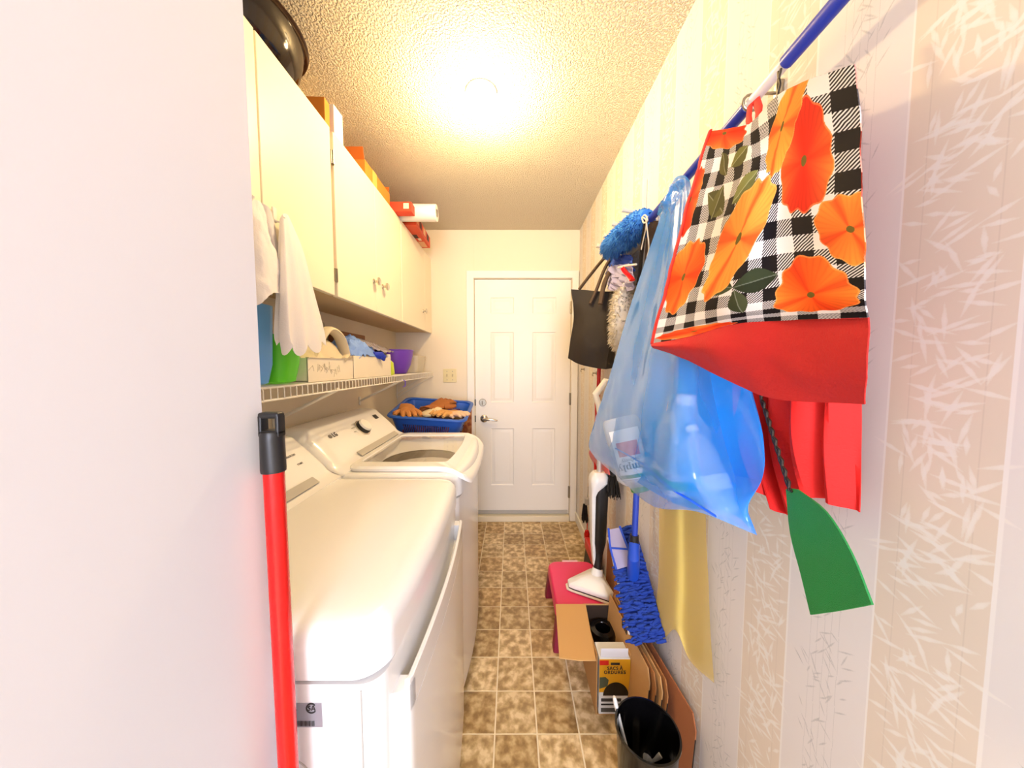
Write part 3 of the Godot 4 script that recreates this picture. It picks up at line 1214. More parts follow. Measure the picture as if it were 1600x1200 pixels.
# ---------------------------------------------------------------- wire shelf
func build_shelf() -> void:
	var y := 1.268
	var t := thing("wire_shelf", "long white wire shelf on the left wall under the cream cabinets", "shelf", Vector3(-0.81, y, -1.55))
	var z0 := -0.46
	var z1 := -2.65
	var g := Geo.new()
	g.tube([Vector3(-0.657, y, z0), Vector3(-0.657, y, z1)], 0.003, 8)
	part("front_rail", g, M.wire, t)
	g = Geo.new()
	g.tube([Vector3(-0.655, y - 0.034, z0), Vector3(-0.655, y - 0.034, z1)], 0.003, 8)
	part("front_rail", g, M.wire, t)
	for x in [-0.76, -0.86, -0.95]:
		g = Geo.new()
		g.tube([Vector3(x, y - 0.005, z0), Vector3(x, y - 0.005, z1)], 0.003, 8)
		part("rail", g, M.wire, t)
	g = Geo.new()
	g.tube([Vector3(-0.955, 0, 0), Vector3(-0.70, 0, 0), Vector3(-0.661, 0, 0), Vector3(-0.653, -0.004, 0), Vector3(-0.653, -0.034, 0)], 0.0016, 6)
	var wire_mesh := g.mesh(60)
	var n := int((z0 - z1) / 0.0262)
	for i in n:
		var o := MeshInstance3D.new()
		o.name = "wire"
		o.mesh = wire_mesh
		o.material_override = M.wire
		o.position = Vector3(0, y, z0 - 0.01 - i * 0.0262) - t.position
		t.add_child(o, true)
	for z in [[-1.215, -1.275], [-1.93, -2.0]]:
		g = Geo.new()
		var a := Vector3(-0.66, y - 0.03, z[0])
		var b := Vector3(-0.952, 1.105, z[1])
		g.tube([a, a.lerp(b, 0.5), b], 0.0075, 8, true, 0.9)
		g.rbox(b + Vector3(-0.003, 0, 0), Vector3(0.006, 0.05, 0.02), 0.002)
		part("brace", g, M.wire, t)
	g = Geo.new()
	g.tube([Vector3(-0.66, y - 0.03, -2.645), Vector3(-0.953, 1.06, -2.645)], 0.003, 6)
	g.tube([Vector3(-0.70, y - 0.01, -2.645), Vector3(-0.953, 1.09, -2.645)], 0.003, 6)
	g.tube([Vector3(-0.953, 1.05, -2.645), Vector3(-0.953, y, -2.645)], 0.003, 6)
	part("end_bracket", g, M.wire, t)
	g = Geo.new()
	g.tube([Vector3(-0.655, y - 0.03, -1.925), Vector3(-0.645, y - 0.035, -1.93), Vector3(-0.647, y - 0.065, -1.935), Vector3(-0.655, y - 0.07, -1.92)], 0.003, 6)
	solo("ribbon_tie", g, hexm("6a4bd0", 0.6), "scrap of violet ribbon tied to the wire shelf at its second brace", "ribbon")


# ---------------------------------------------------------------- pole and the things hung from it
func build_apron() -> void:
	var blue := hexm("2b3fae", 0.3)
	var t := thing("duster_pole", "blue duster pole with a white section and fluffy blue head, along the right wall", "duster", Vector3(0.49, 1.86, -0.9))
	var g := Geo.new()
	var a := Vector3(0.49, 1.885, -0.30)
	var b := Vector3(0.49, 1.84, -1.25)
	var at := func(z: float): return a.lerp(b, (z - a.z) / (b.z - a.z))
	g.tube([at.call(-0.30), at.call(-0.605)], 0.0125, 14)
	g.tube([at.call(-0.70), at.call(-1.25)], 0.0125, 14)
	part("pole", g, blue, t)
	g = Geo.new()
	g.tube([at.call(-0.60), at.call(-0.705)], 0.0105, 14)
	part("white_section", g, M.plastic_white, t, "white section of the pole")
	# fluffy head: a core and thousands of soft hairs
	var h0: Vector3 = Vector3(0.478, 1.852, -1.161)
	var h1: Vector3 = Vector3(0.455, 1.876, -1.573)
	var core := Geo.new()
	core.tube([h0, h0.lerp(h1, 0.12), h0.lerp(h1, 0.5), h0.lerp(h1, 0.88), h1], [0.025, 0.042, 0.05, 0.046, 0.025], 14)
	part("core", core, hexm("3f8ff0", 0.9), t)
	var fluff := fur(h0, h1, 0.056, 0.026, 2600, 0.0030, 3)
	var fm := hexm("62b0ff", 0.8)
	fm.backlight_enabled = true
	fm.backlight = Color(0.3, 0.6, 1.0)
	var f := part("fluff", fluff.mesh(0), fm, t)
	f.set_meta("kind", "stuff")
	for z in [-0.69, -1.17]:
		g = Geo.new()
		var c: Vector3 = at.call(z)
		var ring := [Vector3(0.552, c.y + 0.02, z)]
		for i in 9:
			var q := PI * 0.5 + i / 8.0 * PI * 1.35
			ring.append(c + Vector3(cos(q) * 0.016, sin(q) * 0.016, 0))
		g.tube(ring, 0.0028, 8)
		g.rbox(Vector3(0.546, c.y + 0.02, z), Vector3(0.008, 0.04, 0.02), 0.002)
		solo("wire_hook", g, M.nickel, "dark wire hook on the papered wall carrying the blue pole, " + ("beside the red apron loop" if z > -1 else "beside the fluffy blue head"), "hook", "hooks under the blue pole")

	# printed apron
	t = thing("apron", "black and white checked apron printed with orange poppies, hanging from the blue pole", "apron", Vector3(0.45, 1.3, -0.6))
	var rows := [
		[Vector3(0.450, 1.864, -0.766), Vector3(0.455, 1.824, -0.700), Vector3(0.462, 1.797, -0.645), Vector3(0.440, 1.773, -0.546), Vector3(0.420, 1.698, -0.415)],
		[Vector3(0.410, 1.725, -0.757), Vector3(0.418, 1.691, -0.668), Vector3(0.395, 1.646, -0.551), Vector3(0.410, 1.630, -0.500), Vector3(0.400, 1.579, -0.383)],
		[Vector3(0.370, 1.565, -0.753), Vector3(0.388, 1.551, -0.665), Vector3(0.360, 1.518, -0.522), Vector3(0.388, 1.512, -0.467), Vector3(0.370, 1.474, -0.346)],
		[Vector3(0.335, 1.433, -0.745), Vector3(0.352, 1.431, -0.640), Vector3(0.345, 1.421, -0.511), Vector3(0.362, 1.418, -0.427), Vector3(0.352, 1.405, -0.324)],
		[Vector3(0.320, 1.378, -0.738), Vector3(0.337, 1.384, -0.617), Vector3(0.350, 1.394, -0.515), Vector3(0.362, 1.388, -0.421), Vector3(0.355, 1.377, -0.323)]]
	var p := crumple(net(rows, 36, 40), 0.006, 9.0)
	g = Geo.new()
	g.sheet(p, 0.0015)
	part("body", g, M.apron, t, "checked cloth printed with poppies")
	g = Geo.new()
	var edge := []
	for j in 41:
		edge.append(p[j][0] + Vector3(0.001, 0, 0))
	g.tube(edge, 0.0066, 8, true, 0.5)
	part("binding", g, hexm("cc1d14", 0.7), t, "red bound edge")
	var lin := [
		[Vector3(0.321, 1.379, -0.740), Vector3(0.338, 1.383, -0.619), Vector3(0.351, 1.394, -0.516), Vector3(0.363, 1.388, -0.422), Vector3(0.356, 1.377, -0.324)],
		[Vector3(0.315, 1.372, -0.723), Vector3(0.338, 1.362, -0.622), Vector3(0.352, 1.352, -0.520), Vector3(0.372, 1.339, -0.434), Vector3(0.365, 1.333, -0.330)],
		[Vector3(0.328, 1.369, -0.749), Vector3(0.360, 1.343, -0.676), Vector3(0.378, 1.309, -0.581), Vector3(0.392, 1.280, -0.482), Vector3(0.395, 1.286, -0.354)]]
	g = Geo.new()
	g.sheet(crumple(net(lin, 30, 16), 0.008, 7.0), 0.0015)
	part("lining", g, M.red_lining, t, "plain red turned back lining")
	g = Geo.new()
	g.tube([Vector3(0.462, 1.782, -0.649), Vector3(0.468, 1.816, -0.663), Vector3(0.478, 1.849, -0.675), Vector3(0.482, 1.849, -0.663), Vector3(0.468, 1.812, -0.636), Vector3(0.462, 1.780, -0.631)], 0.008, 8, true, 0.4)
	part("loop", g, hexm("e0261a", 0.7), t, "red hanging loop")

	# plain red cloth behind it
	rows = [
		[Vector3(0.505, 1.818, -0.825), Vector3(0.505, 1.776, -0.726), Vector3(0.510, 1.755, -0.656), Vector3(0.505, 1.734, -0.584), Vector3(0.510, 1.698, -0.509)],
		[Vector3(0.517, 1.481, -0.850), Vector3(0.507, 1.465, -0.723), Vector3(0.530, 1.456, -0.671), Vector3(0.507, 1.431, -0.568), Vector3(0.517, 1.417, -0.489)],
		[Vector3(0.507, 1.281, -0.814), Vector3(0.485, 1.272, -0.687), Vector3(0.517, 1.265, -0.652), Vector3(0.477, 1.268, -0.532), Vector3(0.507, 1.271, -0.471)],
		[Vector3(0.500, 1.163, -0.754), Vector3(0.475, 1.170, -0.648), Vector3(0.515, 1.160, -0.635), Vector3(0.477, 1.190, -0.523), Vector3(0.507, 1.201, -0.467)],
		[Vector3(0.497, 1.101, -0.706), Vector3(0.480, 1.084, -0.610), Vector3(0.500, 1.056, -0.566), Vector3(0.493, 1.111, -0.515), Vector3(0.505, 1.113, -0.460)]]
	g = Geo.new()
	p = net(rows, 40, 36)
	for j in p.size():
		var r: PackedVector3Array = p[j]
		for i in r.size():
			r[i].x += 0.011 * sin(i * 0.95 + j * 0.06) * minf(1.0, j / 12.0)
		p[j] = r
	g.sheet(p, 0.0015)
	solo("red_cloth", g, M.red_cloth, "plain bright red cloth hanging in folds behind the checked apron", "cloth")

	# fly swatter on a twisted wire
	t = thing("fly_swatter", "green fly swatter on a long twisted wire hanging against the red cloth", "fly swatter", Vector3(0.42, 1.0, -0.5))
	var w0: Vector3 = Vector3(.455, 1.83, -.575)
	var w1: Vector3 = Vector3(0.415, 1.275, -0.530)
	var w3: Vector3 = Vector3(0.408, 1.145, -0.458)
	var line := PackedVector3Array()
	for i in 131:
		line.append(w0.lerp(w1, i / 90.0) if i < 90 else w1.lerp(w3, (i - 90) / 40.0))
	for s in [0.0, PI]:
		g = Geo.new()
		var tw := []
		for i in 131:
			tw.append(line[i] + Vector3(0, sin(i * 0.75 + s), cos(i * 0.75 + s)) * 0.0026)
		g.tube(tw, 0.0021, 6)
		part("wire", g, hexm("3b332a", 0.35, 0.7), t, "dark twisted wire")
	var green := hexm("12853a", 0.45)
	tri_map(green, 40.0)
	bump(green, noise_tex(0.2, FastNoiseLite.TYPE_CELLULAR, 2, 128, 1, [], 6.0), 0.6)
	g = Geo.new()
	rows = [
		[Vector3(0.410, 1.144, -0.469), Vector3(0.409, 1.149, -0.459), Vector3(0.408, 1.152, -0.448)],
		[Vector3(0.408, 1.084, -0.456), Vector3(0.406, 1.115, -0.427), Vector3(0.404, 1.141, -0.402)],
		[Vector3(0.406, 1.037, -0.434), Vector3(0.403, 1.069, -0.401), Vector3(0.400, 1.108, -0.365)],
		[Vector3(0.404, 0.992, -0.414), Vector3(0.401, 1.027, -0.377), Vector3(0.398, 1.065, -0.339)]]
	g.sheet(net(rows, 8, 12), 0.0025)
	part("blade", g, green, t, "green mesh blade")


# hair tufts standing out from a spindle between two points
func fur(a: Vector3, b: Vector3, core: float, length: float, count: int, width: float, seed_value: int) -> Geo:
	var r := RandomNumberGenerator.new()
	r.seed = seed_value
	var g := Geo.new()
	var d := (b - a).normalized()
	var s := d.cross(Vector3.UP).normalized()
	var u := s.cross(d)
	for i in count:
		var f := r.randf()
		var bulge := sqrt(maxf(0.05, 1.0 - pow(absf(f * 2.0 - 1.0), 4.0)))
		var ang := r.randf() * TAU
		var n := s * cos(ang) + u * sin(ang)
		n = (n + d * (f - 0.5) * 1.4 + Vector3(r.randfn(), r.randfn(), r.randfn()) * 0.22).normalized()
		var base := a.lerp(b, f) + (s * cos(ang) + u * sin(ang)) * core * bulge * 0.7
		var l := length * r.randf_range(0.55, 1.15) * (0.5 + 0.5 * bulge)
		var mid := base + n * l * 0.55
		var tip := base + n * l + Vector3(0, -0.35 * l, 0)
		var side := n.cross(Vector3(r.randfn(), r.randfn(), r.randfn())).normalized() * width
		var soft := ((s * cos(ang) + u * sin(ang)) + n * 0.6).normalized()
		if (side * 2.0).cross(mid - base).dot(soft) < 0.0:
			side = -side
		g.tri(base - side, base + side, mid + side * 0.7)
		g.tri(base - side, mid + side * 0.7, mid - side * 0.7)
		g.tri(mid - side * 0.7, mid + side * 0.7, tip)
		for q in 9:
			g.given.append(soft)
	return g


# ---------------------------------------------------------------- blue bag of recycling
func build_bag() -> void:
	var t := thing("plastic_bag", "large see-through blue plastic bag of empty bottles, tied to the blue pole", "bag", Vector3(0.4, 0.95, -0.9))
	var rows := [
		[Vector3(0.468, 1.859, -0.973), Vector3(0.470, 1.865, -0.952), Vector3(0.472, 1.858, -0.927), Vector3(0.472, 1.843, -0.903), Vector3(0.470, 1.816, -0.876)],
		[Vector3(0.455, 1.774, -1.018), Vector3(0.450, 1.753, -0.949), Vector3(0.450, 1.734, -0.898), Vector3(0.455, 1.717, -0.861), Vector3(0.462, 1.690, -0.825)],
		[Vector3(0.435, 1.649, -1.087), Vector3(0.425, 1.618, -0.951), Vector3(0.420, 1.588, -0.850), Vector3(0.430, 1.565, -0.800), Vector3(0.455, 1.546, -0.788)],
		[Vector3(0.400, 1.487, -1.135), Vector3(0.385, 1.459, -0.935), Vector3(0.380, 1.431, -0.783), Vector3(0.400, 1.416, -0.721), Vector3(0.445, 1.403, -0.740)],
		[Vector3(0.360, 1.307, -1.162), Vector3(0.340, 1.294, -0.894), Vector3(0.335, 1.287, -0.711), Vector3(0.360, 1.285, -0.641), Vector3(0.435, 1.288, -0.696)],
		[Vector3(0.335, 1.143, -1.241), Vector3(0.305, 1.162, -0.878), Vector3(0.295, 1.173, -0.647), Vector3(0.325, 1.191, -0.573), Vector3(0.430, 1.193, -0.648)],
		[Vector3(0.325, 0.995, -1.336), Vector3(0.295, 1.050, -0.918), Vector3(0.285, 1.098, -0.650), Vector3(0.315, 1.126, -0.541), Vector3(0.425, 1.112, -0.595)],
		[Vector3(0.330, 0.960, -1.249), Vector3(0.320, 0.992, -0.934), Vector3(0.315, 1.013, -0.705), Vector3(0.345, 1.057, -0.580), Vector3(0.425, 1.035, -0.538)]]
	var front := net(rows, 40, 48)
	var back := []
	for j in front.size():
		var src: PackedVector3Array = front[j]
		var r := PackedVector3Array()
		for i in src.size():
			var f := float(i) / (src.size() - 1)
			var edge_x := lerpf(src[0].x, src[-1].x, f)
			var deep := sin(PI * f) * sin(PI * clampf(j / 48.0, 0.0, 1.0))
			r.append(Vector3(minf(0.54, edge_x + 0.09 * deep), src[i].y, src[i].z))
		back.append(r)
	for j in front.size():
		var r: PackedVector3Array = front[j]
		for i in r.size():
			var f := float(i) / (r.size() - 1)
			var k := sin(PI * f) * sin(PI * minf(1.0, j / 48.0))
			r[i].x += k * (0.0045 * sin(f * 26.0 + j * 0.03) + 0.008 * wrinkle.get_noise_3dv(r[i] * Vector3(3, 5, 9)))
		front[j] = r
	for j in range(26, 44):
		var r: PackedVector3Array = front[j]
		for i in range(0, 12):
			var k := sin(PI * (j - 26) / 17.0) * (1.0 - i / 12.0)
			r[i] += Vector3(0.012, 0.003, 0) * k * wrinkle.get_noise_3dv(r[i] * 26.0)
		front[j] = r
	var g := Geo.new()
	g.sheet(front)
	part("front_film", g.mesh(180), M.film, t)
	g = Geo.new()
	g.sheet(back)
	part("back_film", g.mesh(180), M.film_folded, t)
	# gathered knot round the pole
	g = Geo.new()
	rows = [
		[Vector3(0.468, 1.859, -0.973), Vector3(0.460, 1.842, -0.917), Vector3(0.470, 1.816, -0.876)],
		[Vector3(0.460, 1.834, -0.967), Vector3(0.452, 1.815, -0.972), Vector3(0.455, 1.763, -0.930)],
		[Vector3(0.478, 1.844, -1.072), Vector3(0.475, 1.829, -1.073), Vector3(0.470, 1.781, -1.033)]]
	g.sheet(crumple(net(rows, 16, 16), 0.02, 22.0))
	part("knot", g.mesh(180), M.film, t)
	g = Geo.new()
	var fold := curve([Vector3(0.318, 1.066, -1.060), Vector3(0.295, 1.106, -0.725), Vector3(0.298, 1.098, -0.608), Vector3(0.318, 1.089, -0.554), Vector3(0.360, 1.063, -0.551)], 24)
	g.tube(Array(fold), 0.0035, 6, true, 0.5)
	part("fold", g, hexm("1b5fe0", 0.25), t, "dark blue fold across the bag")

	# juice bottle, upside down
	var pos: Vector3 = Vector3(0.362, 1.053, -0.963)
	var turn := Basis(Vector3.RIGHT, 0.25) * Basis(Vector3.BACK, PI + 0.2)
	turn = Basis(Vector3.RIGHT, -0.55) * turn
	var x := Transform3D(turn.scaled(Vector3.ONE * 1.3), pos)
	var b := thing("juice_bottle", "empty juice bottle with a white apple label, upside down in the blue bag at left", "bottle", pos)
	g = Geo.new()
	g.lathe([[0.0, -0.09], [0.038, -0.09], [0.043, -0.082], [0.044, -0.05], [0.042, 0.0], [0.044, 0.05], [0.036, 0.06], [0.02, 0.07], [0.0175, 0.074]], 24, x)
	part("bottle", g, M.bottle, b)
	g = Geo.new()
	g.lathe([[0.019, 0.068], [0.0205, 0.07], [0.0205, 0.08], [0.018, 0.082], [0.0, 0.082]], 20, x)
	part("cap", g, hexm("3c8a3a", 0.4), b, "green screw cap")
	# label: a curved patch facing the hall
	var view := (Vector3(0, 1.33, 0) - pos)
	var local := turn.inverse() * view
	var mid := atan2(local.z, local.x)
	var on := func(da: float, y: float, r: float) -> Vector3: return x * Vector3(cos(mid + da) * r, y, sin(mid + da) * r)
	var patch := func(a0: float, a1: float, y0: float, y1: float, r: float) -> Geo:
		var k := Geo.new()
		var net_rows := []
		for j in 7:
			var row := PackedVector3Array()
			for i in 13:
				row.append(on.call(lerpf(a0, a1, i / 12.0), lerpf(y0, y1, j / 6.0), r))
			net_rows.append(row)
		k.sheet(net_rows)
		return k
	var lb := part("label", patch.call(-0.8, 0.8, -0.062, 0.048, 0.0453), hexm("f4f6f4", 0.5), b, "white paper label")
	part("red_apple", patch.call(-0.55, 0.5, -0.034, -0.002, 0.0459), hexm("cf3040", 0.5), lb)
	part("green_band", patch.call(-0.8, 0.8, 0.038, 0.046, 0.0459), hexm("4f8f4a", 0.5), lb)
	var out: Vector3 = (turn * Vector3(cos(mid), 0, sin(mid))).normalized()
	var upv: Vector3 = turn * Vector3.UP
	var tb := Basis(upv.cross(out), upv, out)
	lettering("Simply", 0.0185, Transform3D(tb, pos + out * 0.0606 + upv * 0.029), hexm("20303a", 0.6), lb, true, true)
	lettering("cranberry", 0.0085, Transform3D(tb, pos + out * 0.0606 + upv * 0.009), hexm("20303a", 0.6), lb, true)

	# square clear jug with a green band
	pos = Vector3(0.405, 1.120, -0.750)
	x = Transform3D(Basis(Vector3.RIGHT, 0.06), pos)
	b = thing("plastic_jug", "square clear plastic jug with a pale green band, in the middle of the blue bag", "jug", pos)
	g = Geo.new()
	g.rings([_ring(x, 0.045, -0.09), _ring(x, 0.05, -0.085), _ring(x, 0.05, 0.03), _ring(x, 0.046, 0.06), _ring(x, 0.022, 0.10), _ring(x, 0.019, 0.125)], true, false)
	part("jug", g, M.bottle, b)
	g = Geo.new()
	g.rings([_ring(x, 0.0508, -0.072), _ring(x, 0.0508, -0.05)], false, false)
	part("band", g, hexm("4d9a5b", 0.5), b)
	g = Geo.new()
	g.lathe([[0.02, 0.118], [0.022, 0.12], [0.022, 0.14], [0.0, 0.142]], 20, x)
	part("cap", g, M.plastic_white, b)

	# ribbed water bottle lying aslant
	pos = Vector3(0.390, 1.118, -0.622)
	x = Transform3D(Basis(Vector3.RIGHT, -0.55) * Basis(Vector3.BACK, 0.1), pos)
	b = thing("water_bottle", "ribbed clear water bottle lying aslant at the near side of the blue bag", "bottle", pos)
	g = Geo.new()
	x = x.scaled_local(Vector3.ONE * 0.8)
	var prof := [[0.0, -0.10], [0.030, -0.10], [0.036, -0.09]]
	for i in 14:
		prof.append([0.036 - (0.0025 if i % 2 else 0.0), -0.08 + i * 0.0095])
	prof.append_array([[0.034, 0.06], [0.024, 0.085], [0.013, 0.10], [0.0125, 0.115]])
	g.lathe(prof, 24, x)
	part("bottle", g, M.bottle, b)
	g = Geo.new()
	g.lathe([[0.0145, 0.105], [0.0155, 0.107], [0.0155, 0.12], [0.0, 0.122]], 18, x)
	part("cap", g, M.plastic_white, b)
	g = Geo.new()
	g.lathe([[0.0372, -0.045], [0.0375, -0.044], [0.0375, -0.012], [0.0372, -0.011]], 24, x)
	part("label", g, hexm("dce8f0", 0.5), b, "white band label")
	# round clear tub behind it
	pos = Vector3(0.440, 1.131, -0.728)
	x = Transform3D(Basis(Vector3.RIGHT, 1.2), pos)
	g = Geo.new()
	g.lathe([[0.0, -0.04], [0.034, -0.04], [0.037, -0.035], [0.046, 0.035], [0.049, 0.036], [0.049, 0.04], [0.045, 0.04], [0.035, -0.034], [0.0, -0.036]], 28, x)
	solo("plastic_tub", g, M.clear, "round clear plastic tub above the ribbed bottle in the blue bag", "tub")
	pos = Vector3(0.450, 1.059, -0.647)
	g = Geo.new()
	g.rbox(pos, Vector3(0.035, 0.05, 0.03), 0.006)
	solo("green_carton", g, hexm("7c9a2a", 0.5), "little yellow-green carton near the lower corner of the blue bag", "carton")


func _ring(x: Transform3D, h: float, y: float) -> PackedVector3Array:
	var r := rrect(0, 0, h, h, h * 0.3, y, 3, 5)
	for i in r.size():
		r[i] = x * r[i]
	return r


# ---------------------------------------------------------------- far part of the right wall
func build_wall_things() -> void:
	# white rack
	var rack_paint := hexm("dcd6ca", 0.5)
	var t := thing("coat_rack", "white wooden coat rack with rounded pegs above the fluffy blue duster", "rack", Vector3(0.545, 1.95, -1.6))
	var g := Geo.new()
	g.rbox(Vector3(0.540, 1.955, -1.36), Vector3(0.02, 0.26, 0.03), 0.004)
	part("upright", g, rack_paint, t)
	g = Geo.new()
	g.rbox(Vector3(0.540, 1.985, -1.66), Vector3(0.02, 0.05, 0.58), 0.004)
	part("board", g, rack_paint, t)
	g = Geo.new()
	g.rbox(Vector3(0.540, 1.85, -1.62), Vector3(0.02, 0.04, 0.50), 0.004)
	part("board", g, rack_paint, t)
	for z in [-1.42, -1.56, -1.70, -1.84]:
		g = Geo.new()
		g.tube([Vector3(0.535, 1.985, z), Vector3(0.50, 1.992, z), Vector3(0.475, 2.0, z)], [0.012, 0.009, 0.013], 10)
		part("peg", g, rack_paint, t)
	g = Geo.new()
	var c: Vector3 = Vector3(0.530, 1.845, -1.216)
	var ring := []
	for i in 15:
		var a := PI * 0.55 - i / 14.0 * PI * 1.5
		ring.append(Vector3(0.53, c.y, c.z) + Vector3(0, sin(a) * 0.035, cos(a) * 0.035))
	g.tube(ring, 0.006, 8)
	g.rbox(Vector3(0.543, c.y, c.z - 0.03), Vector3(0.014, 0.09, 0.025), 0.004)
	solo("plastic_hook", g, M.plastic_white, "rounded white plastic hook on the wall below the end of the blue pole", "hook")

	# black tote bag hung by two handles
	t = thing("tote_bag", "dark brown cloth tote bag hanging by two straps at the right wall", "bag", Vector3(0.42, 1.3, -1.7))
	var f0 := [Vector3(0.315, 1.729, -1.720), Vector3(0.385, 1.721, -1.700), Vector3(0.451, 1.705, -1.660), Vector3(0.504, 1.696, -1.620)]
	var f1 := [Vector3(0.332, 1.586, -1.730), Vector3(0.370, 1.574, -1.670), Vector3(0.442, 1.564, -1.620), Vector3(0.497, 1.567, -1.600)]
	var f2 := [Vector3(0.317, 1.452, -1.750), Vector3(0.357, 1.435, -1.660), Vector3(0.430, 1.425, -1.600), Vector3(0.481, 1.440, -1.580)]
	var f3 := [Vector3(0.311, 1.365, -1.770), Vector3(0.352, 1.333, -1.680), Vector3(0.421, 1.314, -1.620), Vector3(0.464, 1.308, -1.590)]
	g = Geo.new()
	var face := crumple(net([f0, f1, f2, f3], 16, 18), 0.012, 9.0, Vector3.BACK)
	g.sheet(face, 0.002)
	part("front_panel", g, M.black_cloth, t)
	var off := Vector3(0.05, 0.0, -0.12)
	g = Geo.new()
	var rear := []
	for r in face:
		var q := PackedVector3Array()
		for p in r:
			q.append(Vector3(minf(0.535, p.x + off.x), p.y + 0.01, p.z + off.z))
		rear.append(q)
	g.sheet(rear, 0.002)
	part("rear_panel", g, M.black_cloth, t)
	g = Geo.new()
	var near := []
	var far := []
	for j in face.size():
		var n: int = face[j].size() - 1
		near.append(PackedVector3Array([face[j][n], face[j][n].lerp(rear[j][n], 0.5) + Vector3(0.02, 0, 0.03), rear[j][n]]))
		far.append(PackedVector3Array([face[j][0], face[j][0].lerp(rear[j][0], 0.5) + Vector3(0.012, 0, 0), rear[j][0]]))
	g.sheet(near, 0.002)
	g.sheet(far, 0.002)
	g.sheet([face[-1], rear[-1]], 0.002)
	part("gusset", g, M.black_cloth, t)
	g = Geo.new()
	g.tube(Array(curve([Vector3(0.400, 1.641, -1.660), Vector3(0.430, 1.706, -1.665), Vector3(0.473, 1.819, -1.665), Vector3(0.513, 1.881, -1.660), Vector3(0.517, 1.846, -1.630), Vector3(0.465, 1.746, -1.630), Vector3(0.440, 1.632, -1.615)], 30)), 0.012, 8, true, 0.7)
	part("strap", g, M.brown_strap, t)
	g = Geo.new()
	g.tube(Array(curve([Vector3(0.372, 1.747, -1.800), Vector3(0.429, 1.821, -1.790), Vector3(0.506, 1.911, -1.770), Vector3(0.538, 1.898, -1.760), Vector3(0.493, 1.740, -1.740)], 30)), 0.012, 8, true, 0.7)
	part("strap", g, M.brown_strap, t)

	# white fluffy duster
	var h0: Vector3 = Vector3(0.485, 1.662, -1.408)
	var h1: Vector3 = Vector3(0.475, 1.391, -1.403)
	t = thing("fluffy_duster", "cream white fluffy duster hanging between the black tote and the blue bag", "duster", h1)
	g = Geo.new()
	g.tube([h0 + Vector3(0.01, 0.10, 0), h0 + Vector3(0, 0.01, 0)], 0.006, 8)
	part("handle", g, M.plastic_white, t)
	g = Geo.new()
	g.tube([h0, h0.lerp(h1, 0.2), h0.lerp(h1, 0.6), h1], [0.02, 0.044, 0.048, 0.024], 14)
	part("core", g, hexm("fdf6e8", 0.95), t)
	var fm := hexm("fffaf0", 0.9)
	fm.backlight_enabled = true
	fm.backlight = Color(1.0, 0.97, 0.9)
	var f := part("fluff", fur(h0, h1, 0.06, 0.024, 1900, 0.0034, 8).mesh(0), fm, t)
	f.set_meta("kind", "stuff")

	# small things crowded on the pegs
	g = Geo.new()
	g.tube(Array(curve([Vector3(0.500, 1.836, -1.159), Vector3(0.505, 1.773, -1.198), Vector3(0.515, 1.669, -1.237), Vector3(0.520, 1.580, -1.267)], 16)), 0.016, 8, true, 0.18)
	solo("webbing_strap", g, M.brown_strap, "dark brown webbing strap hanging right of the fluffy blue head", "strap")
	g = Geo.new()
	g.tube(Array(curve([Vector3(0.470, 1.839, -1.152), Vector3(0.478, 1.774, -1.200), Vector3(0.490, 1.674, -1.254), Vector3(0.495, 1.643, -1.284)], 16)), 0.007, 8, true, 0.4)
	solo("black_lanyard", g, M.black_cloth, "thin black lanyard hanging from the fluffy blue head", "lanyard")
	g = Geo.new()
	g.tube(Array(curve([Vector3(0.460, 1.863, -1.184), Vector3(0.455, 1.814, -1.114), Vector3(0.468, 1.765, -1.175), Vector3(0.470, 1.748, -1.191)], 12)), 0.0022, 6)
	g.tube(Array(curve([Vector3(0.462, 1.835, -1.122), Vector3(0.455, 1.814, -1.114), Vector3(0.468, 1.734, -1.120), Vector3(0.475, 1.708, -1.150)], 12)), 0.0022, 6)
	g.tube(Array(curve([Vector3(0.458, 1.848, -1.161), Vector3(0.455, 1.841, -1.126), Vector3(0.455, 1.814, -1.104), Vector3(0.455, 1.819, -1.136), Vector3(0.458, 1.848, -1.161)], 12)), 0.0026, 6)
	solo("knotted_string", g, hexm("e9dfcf", 0.8), "white string knotted round the end of the blue pole", "string")
	g = Geo.new()
	g.sheet(crumple(net([[Vector3(0.490, 1.826, -1.666), Vector3(0.485, 1.788, -1.500), Vector3(0.480, 1.739, -1.324)], [Vector3(0.490, 1.773, -1.685), Vector3(0.480, 1.708, -1.480), Vector3(0.475, 1.664, -1.272)], [Vector3(0.490, 1.710, -1.638), Vector3(0.484, 1.652, -1.462), Vector3(0.480, 1.631, -1.297)]], 14, 14), 0.03, 24.0), 0.003)
	solo("blue_rag", g, M.lilac_cloth, "crumpled pale blue rag over the top of the white duster", "rag")
	g = Geo.new()
	g.sheet(crumple(net([[Vector3(0.500, 1.943, -1.764), Vector3(0.500, 1.860, -1.578), Vector3(0.500, 1.794, -1.382)], [Vector3(0.500, 1.870, -1.725), Vector3(0.495, 1.791, -1.530), Vector3(0.490, 1.737, -1.316)], [Vector3(0.500, 1.797, -1.633), Vector3(0.494, 1.737, -1.463), Vector3(0.490, 1.706, -1.314)]], 12, 12), 0.02, 24.0), 0.003)
	solo("navy_rag", g, M.blue_cloth, "dark blue rag hanging just under the fluffy blue head", "rag")
	g = Geo.new()
	g.tube([Vector3(0.468, 1.758, -1.438), Vector3(0.465, 1.730, -1.318), Vector3(0.462, 1.703, -1.215)], 0.004, 8)
	solo("clothes_hanger_bar", g, M.plastic_white, "short white plastic bar above the red clip", "bar")
	g = Geo.new()
